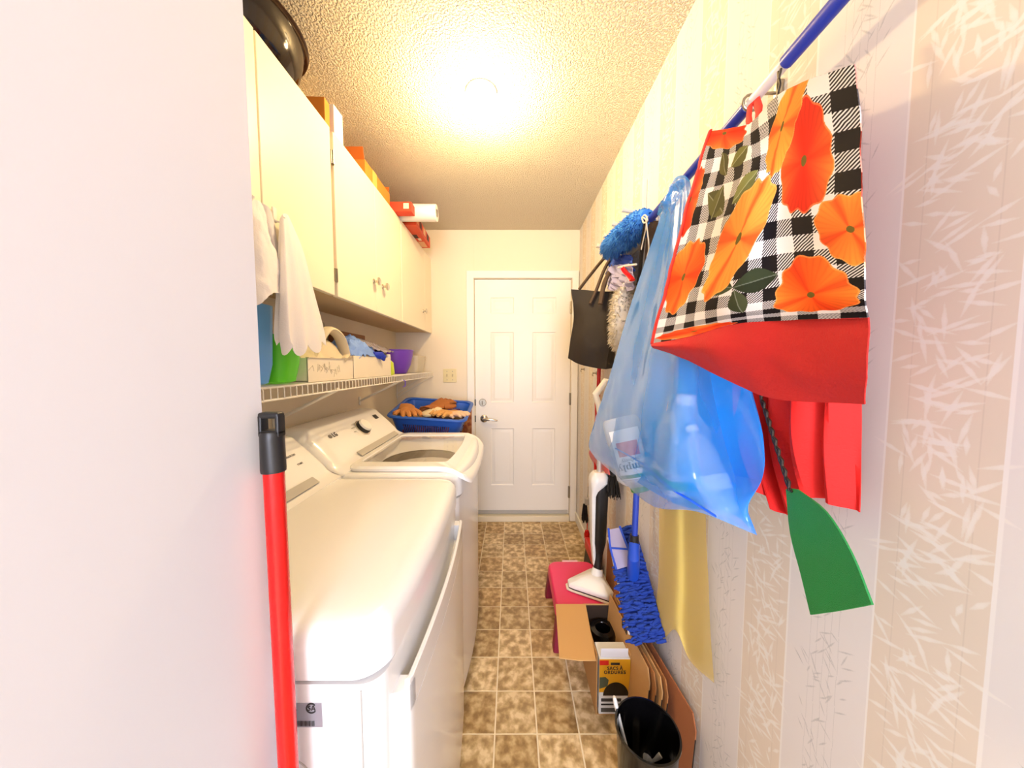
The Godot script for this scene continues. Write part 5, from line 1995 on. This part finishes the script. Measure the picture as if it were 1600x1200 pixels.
# ---------------------------------------------------------------- things on the wire shelf
func build_shelf_things() -> void:
	var y := 1.2712
	# two deep tubs
	for k in 2:
		var c: Vector3 = [Vector3(-0.79, y, -0.83), Vector3(-0.79, y, -1.005)][k]
		var hh: float = [0.225, 0.15][k]
		var g := Geo.new()
		var hx := 0.105
		var hz: float = [0.113, 0.054][k]
		g.rings([rrect(c.x, c.z, hx - 0.03, hz - 0.02, 0.02, y, 5, 6), rrect(c.x, c.z, hx - 0.012, hz - 0.008, 0.03, y + 0.006, 5, 6), rrect(c.x, c.z, hx, hz - 0.002, 0.035, y + 0.06, 5, 6), rrect(c.x, c.z, hx + 0.006, hz, 0.035, y + hh, 5, 6), rrect(c.x, c.z, hx + 0.002, hz - 0.004, 0.033, y + hh, 5, 6), rrect(c.x, c.z, hx - 0.003, hz - 0.006, 0.03, y + 0.06, 5, 6), rrect(c.x, c.z, hx - 0.03, hz - 0.03, 0.018, y + 0.005, 5, 6)])
		solo("plastic_tub", g, [hexm("68b0fa", 0.4), hexm("66e02a", 0.4)][k], ["tall blue plastic tub at the near end of the wire shelf", "bright green plastic tub beside the blue one, under the white curtains"][k], "tub")
	# white open boxes
	var spans := [[-1.068, -1.372, 0.082, "low white box with faint pencil marks, heaped with beige cloth, on the wire shelf"], [-1.378, -1.80, 0.098, "plain white box heaped with bags, left of the purple bowl on the shelf"]]
	for k in 2:
		var s: Array = spans[k]
		var t := thing("white_box", s[3], "box", Vector3(-0.79, y, (s[0] + s[1]) / 2))
		var g := Geo.new()
		var zc: float = (s[0] + s[1]) / 2
		var lz: float = s[0] - s[1]
		g.rbox(Vector3(-0.6825, y + s[2] / 2, zc), Vector3(0.005, s[2], lz), 0.001)
		g.rbox(Vector3(-0.90, y + s[2] / 2, zc), Vector3(0.005, s[2], lz), 0.001)
		for z in [s[0] - 0.0025, s[1] + 0.0025]:
			g.rbox(Vector3(-0.791, y + s[2] / 2, z), Vector3(0.22, s[2], 0.005), 0.001)
		g.rbox(Vector3(-0.791, y + 0.003, zc), Vector3(0.22, 0.005, lz), 0.001)
		part("body", g, hexm("efe6d4", 0.7), t)
		if k == 0:
			g = Geo.new()
			for m in 16:
				var z := zc + rng.randf_range(-0.12, 0.13)
				var y0 := y + rng.randf_range(0.012, 0.05)
				g.tube([Vector3(-0.6798, y0, z), Vector3(-0.6796, y0 + rng.randf_range(0.01, 0.03), z + rng.randf_range(-0.012, 0.012)), Vector3(-0.6798, y0 + rng.randf_range(-0.01, 0.02), z + rng.randf_range(-0.03, 0.03))], 0.0008, 4)
			part("pencil_marks", g, hexm("c2b8a2", 0.8), t)
			g = Geo.new()
			g.rbox(Vector3(-0.682, y + s[2] + 0.0015, zc), Vector3(0.012, 0.003, lz), 0.001)
			part("rim", g, hexm("dcd2bc", 0.7), t)
	# beige cloth heap: a folded bundle and a loop
	var g := Geo.new()
	var rows := [
		[Vector3(-0.90, y + 0.07, -1.09), Vector3(-0.88, y + 0.10, -1.20), Vector3(-0.88, y + 0.11, -1.30), Vector3(-0.89, y + 0.08, -1.36)],
		[Vector3(-0.82, y + 0.09, -1.08), Vector3(-0.80, y + 0.14, -1.18), Vector3(-0.80, y + 0.17, -1.28), Vector3(-0.82, y + 0.10, -1.37)],
		[Vector3(-0.74, y + 0.085, -1.08), Vector3(-0.73, y + 0.13, -1.17), Vector3(-0.72, y + 0.15, -1.26), Vector3(-0.74, y + 0.09, -1.38)],
		[Vector3(-0.69, y + 0.075, -1.08), Vector3(-0.685, y + 0.082, -1.18), Vector3(-0.685, y + 0.086, -1.27), Vector3(-0.69, y + 0.084, -1.40)]]
	var p := net(rows, 30, 24)
	for j in p.size():
		var r: PackedVector3Array = p[j]
		for i in r.size():
			r[i].y += 0.018 * wrinkle.get_noise_3dv(r[i] * 16.0)
		p[j] = r
	g.sheet(p, 0.004)
	solo("beige_cloth", g, M.beige_cloth, "crumpled beige cloth heaped on the low white box", "cloth")
	g = Geo.new()
	g.tube(Array(curve([Vector3(-0.72, y + 0.08, -1.14), Vector3(-0.715, y + 0.15, -1.19), Vector3(-0.71, y + 0.195, -1.245), Vector3(-0.70, y + 0.17, -1.305), Vector3(-0.695, y + 0.10, -1.335), Vector3(-0.69, y + 0.075, -1.30)], 30)), 0.026, 10, true, 0.45)
	solo("work_glove_cuff", g, hexm("d8ccb0", 0.95), "rolled beige canvas loop lying over the beige cloth", "cloth")
	# leaning board
	g = Geo.new()
	g.rbox(Vector3.ZERO, Vector3(0.016, 0.27, 0.25), 0.008, 2, Transform3D(Basis(Vector3.BACK, 0.18), Vector3(-0.925, y + 0.14, -1.50)))
	solo("cutting_board", g, hexm("cfc6a8", 0.5), "pale board leaning on the wall behind the beige cloth", "board")
	# pale blue mesh in a clear zip bag
	g = Geo.new()
	rows = [
		[Vector3(-0.89, y + 0.10, -1.42), Vector3(-0.89, y + 0.14, -1.55), Vector3(-0.89, y + 0.11, -1.70)],
		[Vector3(-0.80, y + 0.11, -1.40), Vector3(-0.79, y + 0.19, -1.52), Vector3(-0.80, y + 0.15, -1.68)],
		[Vector3(-0.72, y + 0.105, -1.39), Vector3(-0.71, y + 0.165, -1.50), Vector3(-0.72, y + 0.13, -1.66)],
		[Vector3(-0.68, y + 0.10, -1.42), Vector3(-0.675, y + 0.108, -1.52), Vector3(-0.68, y + 0.103, -1.64)]]
	p = net(rows, 34, 28)
	for j in p.size():
		var r: PackedVector3Array = p[j]
		for i in r.size():
			r[i].y += 0.03 * wrinkle.get_noise_3dv(r[i] * 26.0)
		p[j] = r
	g.sheet(p, 0.004)
	solo("blue_net", g, hexm("7fa4ec", 0.7), "bunched pale blue net spilling over the plain white box", "net")
	g = Geo.new()
	rows = [
		[Vector3(-0.86, y + 0.18, -1.56), Vector3(-0.86, y + 0.2, -1.70), Vector3(-0.86, y + 0.19, -1.86)],
		[Vector3(-0.77, y + 0.19, -1.54), Vector3(-0.77, y + 0.185, -1.70), Vector3(-0.78, y + 0.17, -1.88)],
		[Vector3(-0.69, y + 0.15, -1.56), Vector3(-0.68, y + 0.13, -1.70), Vector3(-0.69, y + 0.135, -1.88)]]
	p = net(rows, 20, 20)
	for j in p.size():
		var r: PackedVector3Array = p[j]
		for i in r.size():
			r[i].y += 0.014 * wrinkle.get_noise_3dv(r[i] * 20.0)
		p[j] = r
	g.sheet(p, 0.003)
	var zb := hexm("c9c4d4", 0.12)
	zb.transparency = BaseMaterial3D.TRANSPARENCY_ALPHA
	zb.albedo_color.a = 0.55
	solo("zip_bag", g.mesh(180), zb, "clear plastic zip bag lying between the blue net and the purple bowl", "bag")
	g = Geo.new()
	g.rbox(Vector3(-0.90, y + 0.155, -1.77), Vector3(0.07, 0.15, 0.26), 0.004, 1, Transform3D(Basis(Vector3.RIGHT, 0.0), Vector3.ZERO))
	g.rbox(Vector3(-0.90, y + 0.04, -1.77), Vector3(0.07, 0.078, 0.26), 0.004)
	solo("brown_box", g, hexm("8a5a34", 0.7), "brown box standing at the wall behind the clear zip bag", "box")
	g = Geo.new()
	g.rbox(Vector3(-0.73, y + 0.118, -1.785), Vector3(0.05, 0.05, 0.05), 0.006, 1)
	solo("black_box", g, M.black_plastic, "little black box on the corner of the plain white box", "box")
	g = Geo.new()
	for k in 5:
		g.tube([Vector3(-0.69, y + 0.11, -1.60), Vector3(-0.675 + k * 0.004, y + 0.115 - absf(k - 2.0) * 0.008, -1.625 - k * 0.008), Vector3(-0.668, y + 0.095 - k * 0.003, -1.62 - k * 0.012)], [0.014, 0.011, 0.008], 8)
	solo("rubber_glove", g, hexm("1a37c0", 0.4), "dark blue rubber glove hanging over the front of the plain white box", "glove")
	# lime bottle
	var t := thing("spray_bottle", "lime green bottle with a white cap lying beside the purple bowl", "bottle", Vector3(-0.70, y, -1.85))
	g = Geo.new()
	var bx := Transform3D(Basis(Vector3.RIGHT, 0.25), Vector3(-0.70, y, -1.835))
	g.lathe([[0.0, 0.004], [0.024, 0.004], [0.027, 0.012], [0.027, 0.07], [0.012, 0.088], [0.011, 0.10]], 18, bx)
	part("bottle", g, hexm("c6d83a", 0.35), t)
	g = Geo.new()
	g.lathe([[0.012, 0.094], [0.015, 0.096], [0.015, 0.12], [0.0, 0.121]], 16, bx)
	part("cap", g, M.plastic_white, t)
	# purple bowl
	t = thing("mixing_bowl", "large purple plastic bowl with a blue inside at the far end of the wire shelf", "bowl", Vector3(-0.785, y, -2.14))
	var cx := Transform3D(Basis(), Vector3(-0.785, y, -2.14))
	g = Geo.new()
	g.lathe([[0.0, 0.0], [0.07, 0.0], [0.078, 0.005], [0.105, 0.06], [0.118, 0.12], [0.122, 0.15], [0.125, 0.152], [0.125, 0.157], [0.12, 0.158]], 36, cx)
	part("bowl", g, hexm("6f3fc0", 0.4), t)
	g = Geo.new()
	g.lathe([[0.12, 0.158], [0.117, 0.15], [0.102, 0.065], [0.072, 0.008], [0.0, 0.006]], 36, cx)
	part("inside", g, hexm("3c7fc4", 0.4), t, "blue inside")
	# pale tub at the end wall
	g = Geo.new()
	g.rings([rrect(-0.79, -2.45, 0.09, 0.10, 0.02, y, 4, 5), rrect(-0.79, -2.45, 0.105, 0.12, 0.025, y + 0.125, 4, 5), rrect(-0.79, -2.45, 0.10, 0.115, 0.022, y + 0.125, 4, 5), rrect(-0.79, -2.45, 0.086, 0.096, 0.018, y + 0.004, 4, 5)])
	var pale := hexm("e6dfc8", 0.2)
	pale.transparency = BaseMaterial3D.TRANSPARENCY_ALPHA
	pale.albedo_color.a = 0.6
	solo("clear_tub", g, pale, "cloudy clear plastic tub at the very end of the wire shelf", "tub")
	# white curtains on two hooks
	for k in 2:
		var hp: Vector3 = [Vector3(-0.655, 1.738, -0.80), Vector3(-0.655, 1.735, -0.905)][k]
		g = Geo.new()
		g.rbox(hp + Vector3(0.002, 0.006, 0), Vector3(0.006, 0.04, 0.014), 0.002)
		g.tube([hp + Vector3(0.003, -0.01, 0), hp + Vector3(0.02, -0.014, 0), hp + Vector3(0.03, 0.0, 0)], 0.003, 6)
		solo("cabinet_hook", g, M.plastic_white, ["small white hook on the near cabinet carrying the textured curtain", "small white hook on the near cabinet carrying the long scalloped curtain"][k], "hook", "hooks on the near cabinet")
	rows = [
		[Vector3(-0.635, 1.728, -0.792), Vector3(-0.632, 1.735, -0.812), Vector3(-0.630, 1.737, -0.825), Vector3(-0.635, 1.735, -0.844)],
		[Vector3(-0.620, 1.639, -0.758), Vector3(-0.600, 1.641, -0.770), Vector3(-0.595, 1.645, -0.791), Vector3(-0.620, 1.656, -0.846)],
		[Vector3(-0.615, 1.548, -0.743), Vector3(-0.590, 1.552, -0.756), Vector3(-0.585, 1.564, -0.785), Vector3(-0.615, 1.591, -0.862)],
		[Vector3(-0.615, 1.461, -0.738), Vector3(-0.585, 1.468, -0.745), Vector3(-0.580, 1.502, -0.783), Vector3(-0.615, 1.521, -0.882)]]
	g = Geo.new()
	g.sheet(crumple(net(rows, 24, 30), 0.01, 12.0), 0.002)
	solo("white_curtain", g, M.white_cloth, "short white textured curtain at the edge of the grey hall wall", "curtain")
	rows = [
		[Vector3(-0.648, 1.749, -0.853), Vector3(-0.645, 1.745, -0.871), Vector3(-0.648, 1.740, -0.892)],
		[Vector3(-0.640, 1.663, -0.855), Vector3(-0.632, 1.666, -0.871), Vector3(-0.642, 1.668, -0.904)],
		[Vector3(-0.640, 1.582, -0.859), Vector3(-0.628, 1.595, -0.875), Vector3(-0.642, 1.620, -0.928)],
		[Vector3(-0.640, 1.514, -0.868), Vector3(-0.630, 1.555, -0.880), Vector3(-0.642, 1.578, -0.918)]]
	g = Geo.new()
	g.sheet(crumple(net(rows, 14, 20), 0.008, 14.0), 0.002)
	solo("grey_curtain", g, M.grey_cloth, "narrow pale grey curtain fold between the two white curtains", "curtain")
	rows = [
		[Vector3(-0.635, 1.728, -0.900), Vector3(-0.630, 1.746, -0.909), Vector3(-0.630, 1.750, -0.927), Vector3(-0.635, 1.739, -0.949)],
		[Vector3(-0.620, 1.626, -0.866), Vector3(-0.600, 1.634, -0.865), Vector3(-0.600, 1.652, -0.909), Vector3(-0.625, 1.671, -0.981)],
		[Vector3(-0.610, 1.512, -0.839), Vector3(-0.580, 1.511, -0.836), Vector3(-0.585, 1.531, -0.911), Vector3(-0.620, 1.560, -1.019)],
		[Vector3(-0.610, 1.412, -0.826), Vector3(-0.575, 1.409, -0.828), Vector3(-0.580, 1.421, -0.919), Vector3(-0.620, 1.446, -1.067)],
		[Vector3(-0.610, 1.380, -0.833), Vector3(-0.575, 1.367, -0.837), Vector3(-0.580, 1.376, -0.922), Vector3(-0.620, 1.394, -1.078)]]
	g = Geo.new()
	p = net(rows, 40, 44)
	for j in p.size():
		var r: PackedVector3Array = p[j]
		for i in r.size():
			var f := float(j) / (p.size() - 1)
			r[i].x += 0.007 * sin(i * 0.62) * f
			if f > 0.85:
				r[i].y += 0.016 * sin(i * 0.55) * (f - 0.85) / 0.15
		p[j] = r
	g.sheet(p, 0.002)
	solo("white_curtain", g, M.white_cloth, "long white lace curtain with a scalloped hem hanging over the green tub", "curtain")


# ---------------------------------------------------------------- things on top of the cabinets
func build_cabinet_top() -> void:
	var y := 2.1905
	var t := thing("round_pan", "large round dark glossy pan with a bright rim on top of the near cabinet", "pan", Vector3(-0.81, y, -0.985))
	var cx := Transform3D(Basis(Vector3.BACK, 0.0), Vector3(-0.815, y, -0.975))
	var g := Geo.new()
	g.lathe([[0.0, 0.0], [0.135, 0.0], [0.15, 0.006], [0.175, 0.05], [0.188, 0.11], [0.185, 0.11], [0.17, 0.05], [0.145, 0.01], [0.0, 0.006]], 48, cx)
	part("pan", g, hexm("1a100c", 0.08), t)
	g = Geo.new()
	g.lathe([[0.186, 0.106], [0.196, 0.108], [0.199, 0.112], [0.196, 0.117], [0.186, 0.116]], 48, cx)
	part("rim", g, hexm("4a382c", 0.15, 0.6), t, "shiny rim")
	var box := func(called: String, c: Vector3, s: Vector3, turn: float, col: String, label: String) -> Node3D:
		var q := Geo.new()
		q.rbox(Vector3.ZERO, s, 0.002, 1, Transform3D(Basis(Vector3.UP, turn), c))
		return solo(called, q, hexm(col, 0.65), label, "box")
	box.call("orange_carton", Vector3(-0.72, y + 0.047, -1.215), Vector3(0.10, 0.094, 0.035), 0.05, "d9862a", "small orange and yellow carton between the dark pan and the white box")
	box.call("white_carton", Vector3(-0.725, y + 0.056, -1.287), Vector3(0.12, 0.112, 0.06), -0.04, "f2efe6", "white carton on the near cabinet right of the dark pan")
	t = thing("cardboard_box", "orange-brown cardboard box with raised flaps on the middle cabinet", "box", Vector3(-0.79, y, -1.68))
	g = Geo.new()
	g.rbox(Vector3(-0.80, y + 0.045, -1.69), Vector3(0.24, 0.088, 0.30), 0.003)
	part("body", g, hexm("c8842e", 0.75), t)
	g = Geo.new()
	g.rbox(Vector3(0, 0.026, 0), Vector3(0.23, 0.055, 0.004), 0.001, 1, Transform3D(Basis(Vector3.RIGHT, 0.25), Vector3(-0.80, y + 0.088, -1.545)))
	part("flap", g, hexm("c4661c", 0.75), t)
	g = Geo.new()
	g.rbox(Vector3(0, 0.02, 0), Vector3(0.23, 0.045, 0.004), 0.001, 1, Transform3D(Basis(Vector3.RIGHT, -0.3), Vector3(-0.80, y + 0.088, -1.835)))
	part("flap", g, hexm("c4661c", 0.75), t)
	g = Geo.new()
	g.rbox(Vector3(-0.679, y + 0.045, -1.64), Vector3(0.002, 0.088, 0.05), 0.0005)
	part("tape", g, hexm("e3b25e", 0.4), t, "shiny strip of tape")
	t = thing("red_carton", "flat red carton with a small white mark, just before the white roll", "box", Vector3(-0.683, y, -1.885))
	g = Geo.new()
	g.rbox(Vector3(-0.683, y + 0.0275, -1.885), Vector3(0.236, 0.053, 0.062), 0.002)
	part("box", g, hexm("e2452a", 0.6), t)
	g = Geo.new()
	g.rbox(Vector3(-0.595, y + 0.03, -1.8535), Vector3(0.03, 0.03, 0.0015), 0.0004)
	part("white_mark", g, hexm("f2e2c6", 0.6), t)
	t = thing("game_box", "orange-red printed box jutting out over the far cabinet beyond the white roll", "box", Vector3(-0.7, y, -2.35))
	g = Geo.new()
	var gx := Transform3D(Basis(Vector3.UP, 0.03), Vector3(-0.709, y + 0.0375, -2.225))
	g.rbox(Vector3.ZERO, Vector3(0.22, 0.074, 0.39), 0.002, 1, gx)
	part("box", g, hexm("d9481f", 0.55), t)
	for q in [[0.07, 0.12, "e8b080", 0.05, 0.10], [0.05, -0.02, "3c1a14", 0.05, 0.06], [0.075, 0.03, "f0d8b8", 0.02, 0.04], [0.03, 0.12, "7c2414", 0.03, 0.08]]:
		g = Geo.new()
		g.rbox(Vector3(q[0], -0.0375, -q[1]), Vector3(q[3], 0.001, q[4]), 0.0003, 1, gx)
		part("print", g, hexm(q[2], 0.6), t)
	for q in [[-0.12, "3a1a14"], [-0.02, "f0c090"], [0.08, "5a2016"], [0.16, "e8a070"]]:
		g = Geo.new()
		g.rbox(Vector3(0.1105, 0.008, q[0]), Vector3(0.001, 0.042, 0.055), 0.0003, 1, gx)
		part("print", g, hexm(q[1], 0.6), t)
	t = thing("paper_roll", "thick white paper roll jutting out over the edge of the far cabinet", "roll", Vector3(-0.68, y, -1.976))
	g = Geo.new()
	var r0 := Vector3(-0.90, y + 0.049, -1.972)
	var r1 := Vector3(-0.45, y + 0.049, -1.98)
	var dir := (r1 - r0).normalized()
	var rb := Basis(dir.cross(Vector3.UP).normalized(), dir, Vector3.ZERO)
	rb.z = rb.x.cross(rb.y)
	var l := (r1 - r0).length()
	g.lathe([[0.02, 0.0], [0.045, 0.0], [0.048, 0.003], [0.048, l - 0.003], [0.045, l], [0.03, l + 0.001], [0.02, l - 0.004], [0.02, 0.0]], 28, Transform3D(rb, r0))
	part("roll", g, hexm("f3f0ea", 0.45), t)
	g = Geo.new()
	g.lathe([[0.02, l - 0.003], [0.0225, l + 0.0015], [0.0195, l + 0.0015], [0.0195, l - 0.05]], 20, Transform3D(rb, r0))
	part("core", g, hexm("8c8478", 0.8), t, "grey hollow core")


# ---------------------------------------------------------------- basket beyond the washer
func build_basket() -> void:
	# what the basket stands on
	var t := thing("laundry_hamper", "dark cloth laundry hamper under the blue basket, behind the washing machine", "hamper", Vector3(-0.58, 0, -2.22))
	var g := Geo.new()
	g.rings([rrect(-0.58, -2.24, 0.25, 0.25, 0.05, 0.0, 5, 5), rrect(-0.58, -2.24, 0.26, 0.27, 0.05, 0.4, 5, 5), rrect(-0.58, -2.24, 0.265, 0.275, 0.06, 0.745, 5, 5), rrect(-0.58, -2.24, 0.24, 0.25, 0.06, 0.76, 5, 5)])
	part("body", g, M.navy_cloth, t)
	g = Geo.new()
	var rows := []
	for j in 5:
		var row := []
		for i in 5:
			var e := (1.0 if i > 0 and i < 4 else 0.0) * (1.0 if j > 0 and j < 4 else 0.0)
			row.append(Vector3(-0.83 + i * 0.12, 0.772 + 0.02 * e, -1.995 - j * 0.12))
		rows.append(row)
	var p := net(rows, 24, 24)
	for j in p.size():
		var r: PackedVector3Array = p[j]
		for i in r.size():
			r[i].y += 0.012 * absf(wrinkle.get_noise_3dv(r[i] * 14.0))
		p[j] = r
	g.sheet(p, 0.004)
	solo("dark_laundry", g, M.navy_cloth, "dark crumpled laundry between the hamper and the blue basket", "laundry")
	g = Geo.new()
	g.rbox(Vector3.ZERO, Vector3(0.24, 1.02, 0.018), 0.003, 1, Transform3D(Basis(Vector3.RIGHT, -0.03), Vector3(-0.455, 0.512, -2.625)))
	var wood := hexm("b5763a", 0.5)
	wood.albedo_texture = noise_tex(0.02, FastNoiseLite.TYPE_SIMPLEX, 31, 256, 4, [[0.2, "c08a50"], [0.7, "ffffff"]])
	tri_map(wood, 3.0)
	solo("wooden_board", g, wood, "brown wooden board leaning on the end wall right behind the blue basket", "board")

	var bx := Transform3D(Basis(Vector3.RIGHT, 0.17) * Basis(Vector3.BACK, -0.07), Vector3(-0.555, 0.838, -2.235))
	t = thing("laundry_basket", "blue slotted plastic laundry basket of leather gloves beyond the washing machine", "basket", bx.origin)
	var ns := 14
	var lo := 0.01
	var hi := 0.185
	var bot := func(y: float) -> PackedVector3Array:
		var f := y / 0.19
		return rrect(0, 0, 0.185 + 0.05 * f, 0.165 + 0.04 * f, 0.045, y, ns, 5)
	g = Geo.new()
	g.rings([bot.call(0.0), bot.call(0.004)])
	# lower and upper bands
	g.rings([bot.call(0.0), bot.call(0.03)], false, false)
	g.rings([bot.call(0.14), bot.call(0.19)], false, false)
	var a: PackedVector3Array = bot.call(0.03)
	var b: PackedVector3Array = bot.call(0.14)
	var n := a.size()
	for i in n:
		var k := (i + 1) % n
		var in_corner := (i % (ns + 4)) < 5 or (i % (ns + 4)) == ns + 3
		if in_corner:
			g.quad(a[i], a[k], b[k], b[i])
		else:
			for s in 2:
				var f0 := s * 0.5
				var f1 := s * 0.5 + 0.22
				g.quad(a[i].lerp(a[k], f0), a[i].lerp(a[k], f1), b[i].lerp(b[k], f1), b[i].lerp(b[k], f0))
	g.move(bx)
	part("slotted_side", g.mesh(50), M.blue_plastic, t)
	g = Geo.new()
	var rim := []
	for s in [[0.234, 0.204, 0.183], [0.252, 0.222, 0.183], [0.256, 0.226, 0.19], [0.252, 0.222, 0.198], [0.238, 0.208, 0.199], [0.231, 0.201, 0.193]]:
		rim.append(rrect(0, 0, s[0], s[1], 0.055, s[2], ns, 5))
	rim.append(rim[0])
	g.rings(rim, false, false)
	g.move(bx)
	part("rim", g, M.blue_plastic, t)

	# dark clothes at the bottom, gloves on top
	g = Geo.new()
	rows = []
	for j in 5:
		var row := []
		for i in 6:
			row.append(bx * Vector3(-0.19 + i * 0.076, 0.10 + (0.02 if (i + j) % 2 else 0.0), -0.17 + j * 0.085))
		rows.append(row)
	p = net(rows, 24, 22)
	for j in p.size():
		var r: PackedVector3Array = p[j]
		for i in r.size():
			r[i].y += 0.03 * wrinkle.get_noise_3dv(r[i] * 18.0)
		p[j] = r
	g.sheet(p, 0.05)
	solo("folded_clothes", g, hexm("57304a", 0.9), "dark purple clothes at the bottom of the blue basket", "clothes")
	var spots := [
		[Vector3(-0.15, 0.165, 0.08), 0.5, 0.2, 1.2, "orange-brown leather glove with its cuff up, at the left end of the blue basket"],
		[Vector3(-0.02, 0.165, 0.09), 1.5, 0.45, 0.85, "pale striped canvas glove in the middle of the blue basket"],
		[Vector3(0.03, 0.185, -0.04), 2.7, 0.15, 1.15, "dark brown leather glove at the back of the basket heap"],
		[Vector3(0.10, 0.165, 0.08), -0.4, 0.35, 1.05, "tan leather glove right of the pale striped one"],
		[Vector3(0.17, 0.165, 0.07), 0.9, 0.3, 0.85, "pinkish beige glove at the right end of the blue basket"]]
	for k in spots.size():
		var s: Array = spots[k]
		var gx := bx * Transform3D(Basis(Vector3.UP, s[1]) * Basis(Vector3.RIGHT, -s[2]), s[0] + Vector3(0, 0.025, 0))
		var at: Vector3 = gx.origin
		t = thing("work_glove", s[4], "glove", at, "work gloves in the blue basket")
		var m: Material = M.leather[k]
		g = Geo.new()
		var z: float = s[3]
		g.rings([_glove_ring(0.042, 0.020, -0.05), _glove_ring(0.05, 0.024, -0.02), _glove_ring(0.052, 0.024, 0.03), _glove_ring(0.046, 0.016, 0.055)])
		for f in 4:
			var x0 := -0.036 + f * 0.024
			var ln: float = [0.05, 0.065, 0.062, 0.05][f]
			g.tube([Vector3(x0, 0, 0.045), Vector3(x0 * 1.2, -0.004, 0.05 + ln * 0.5), Vector3(x0 * 1.3, -0.02, 0.05 + ln)], [0.014, 0.0135, 0.009], 8)
		g.tube([Vector3(-0.045, 0, -0.01), Vector3(-0.075, -0.004, 0.02), Vector3(-0.082, -0.012, 0.05)], [0.016, 0.0145, 0.01], 8)
		g.move(gx * Transform3D(Basis().scaled(Vector3.ONE * z), Vector3.ZERO))
		part("hand", g, m, t)
		g = Geo.new()
		g.rings([_glove_ring(0.042, 0.020, -0.045), _glove_ring(0.05, 0.026, -0.07), _glove_ring(0.062, 0.034, -0.115), _glove_ring(0.059, 0.031, -0.113), _glove_ring(0.047, 0.022, -0.07)], false, true)
		g.move(gx * Transform3D(Basis().scaled(Vector3.ONE * z), Vector3.ZERO))
		part("cuff", g, m, t)


func _glove_ring(hx: float, hy: float, z: float) -> PackedVector3Array:
	var r := PackedVector3Array()
	for i in 14:
		var a := TAU * i / 14.0
		r.append(Vector3(cos(a) * hx, sin(a) * hy, z))
	return r
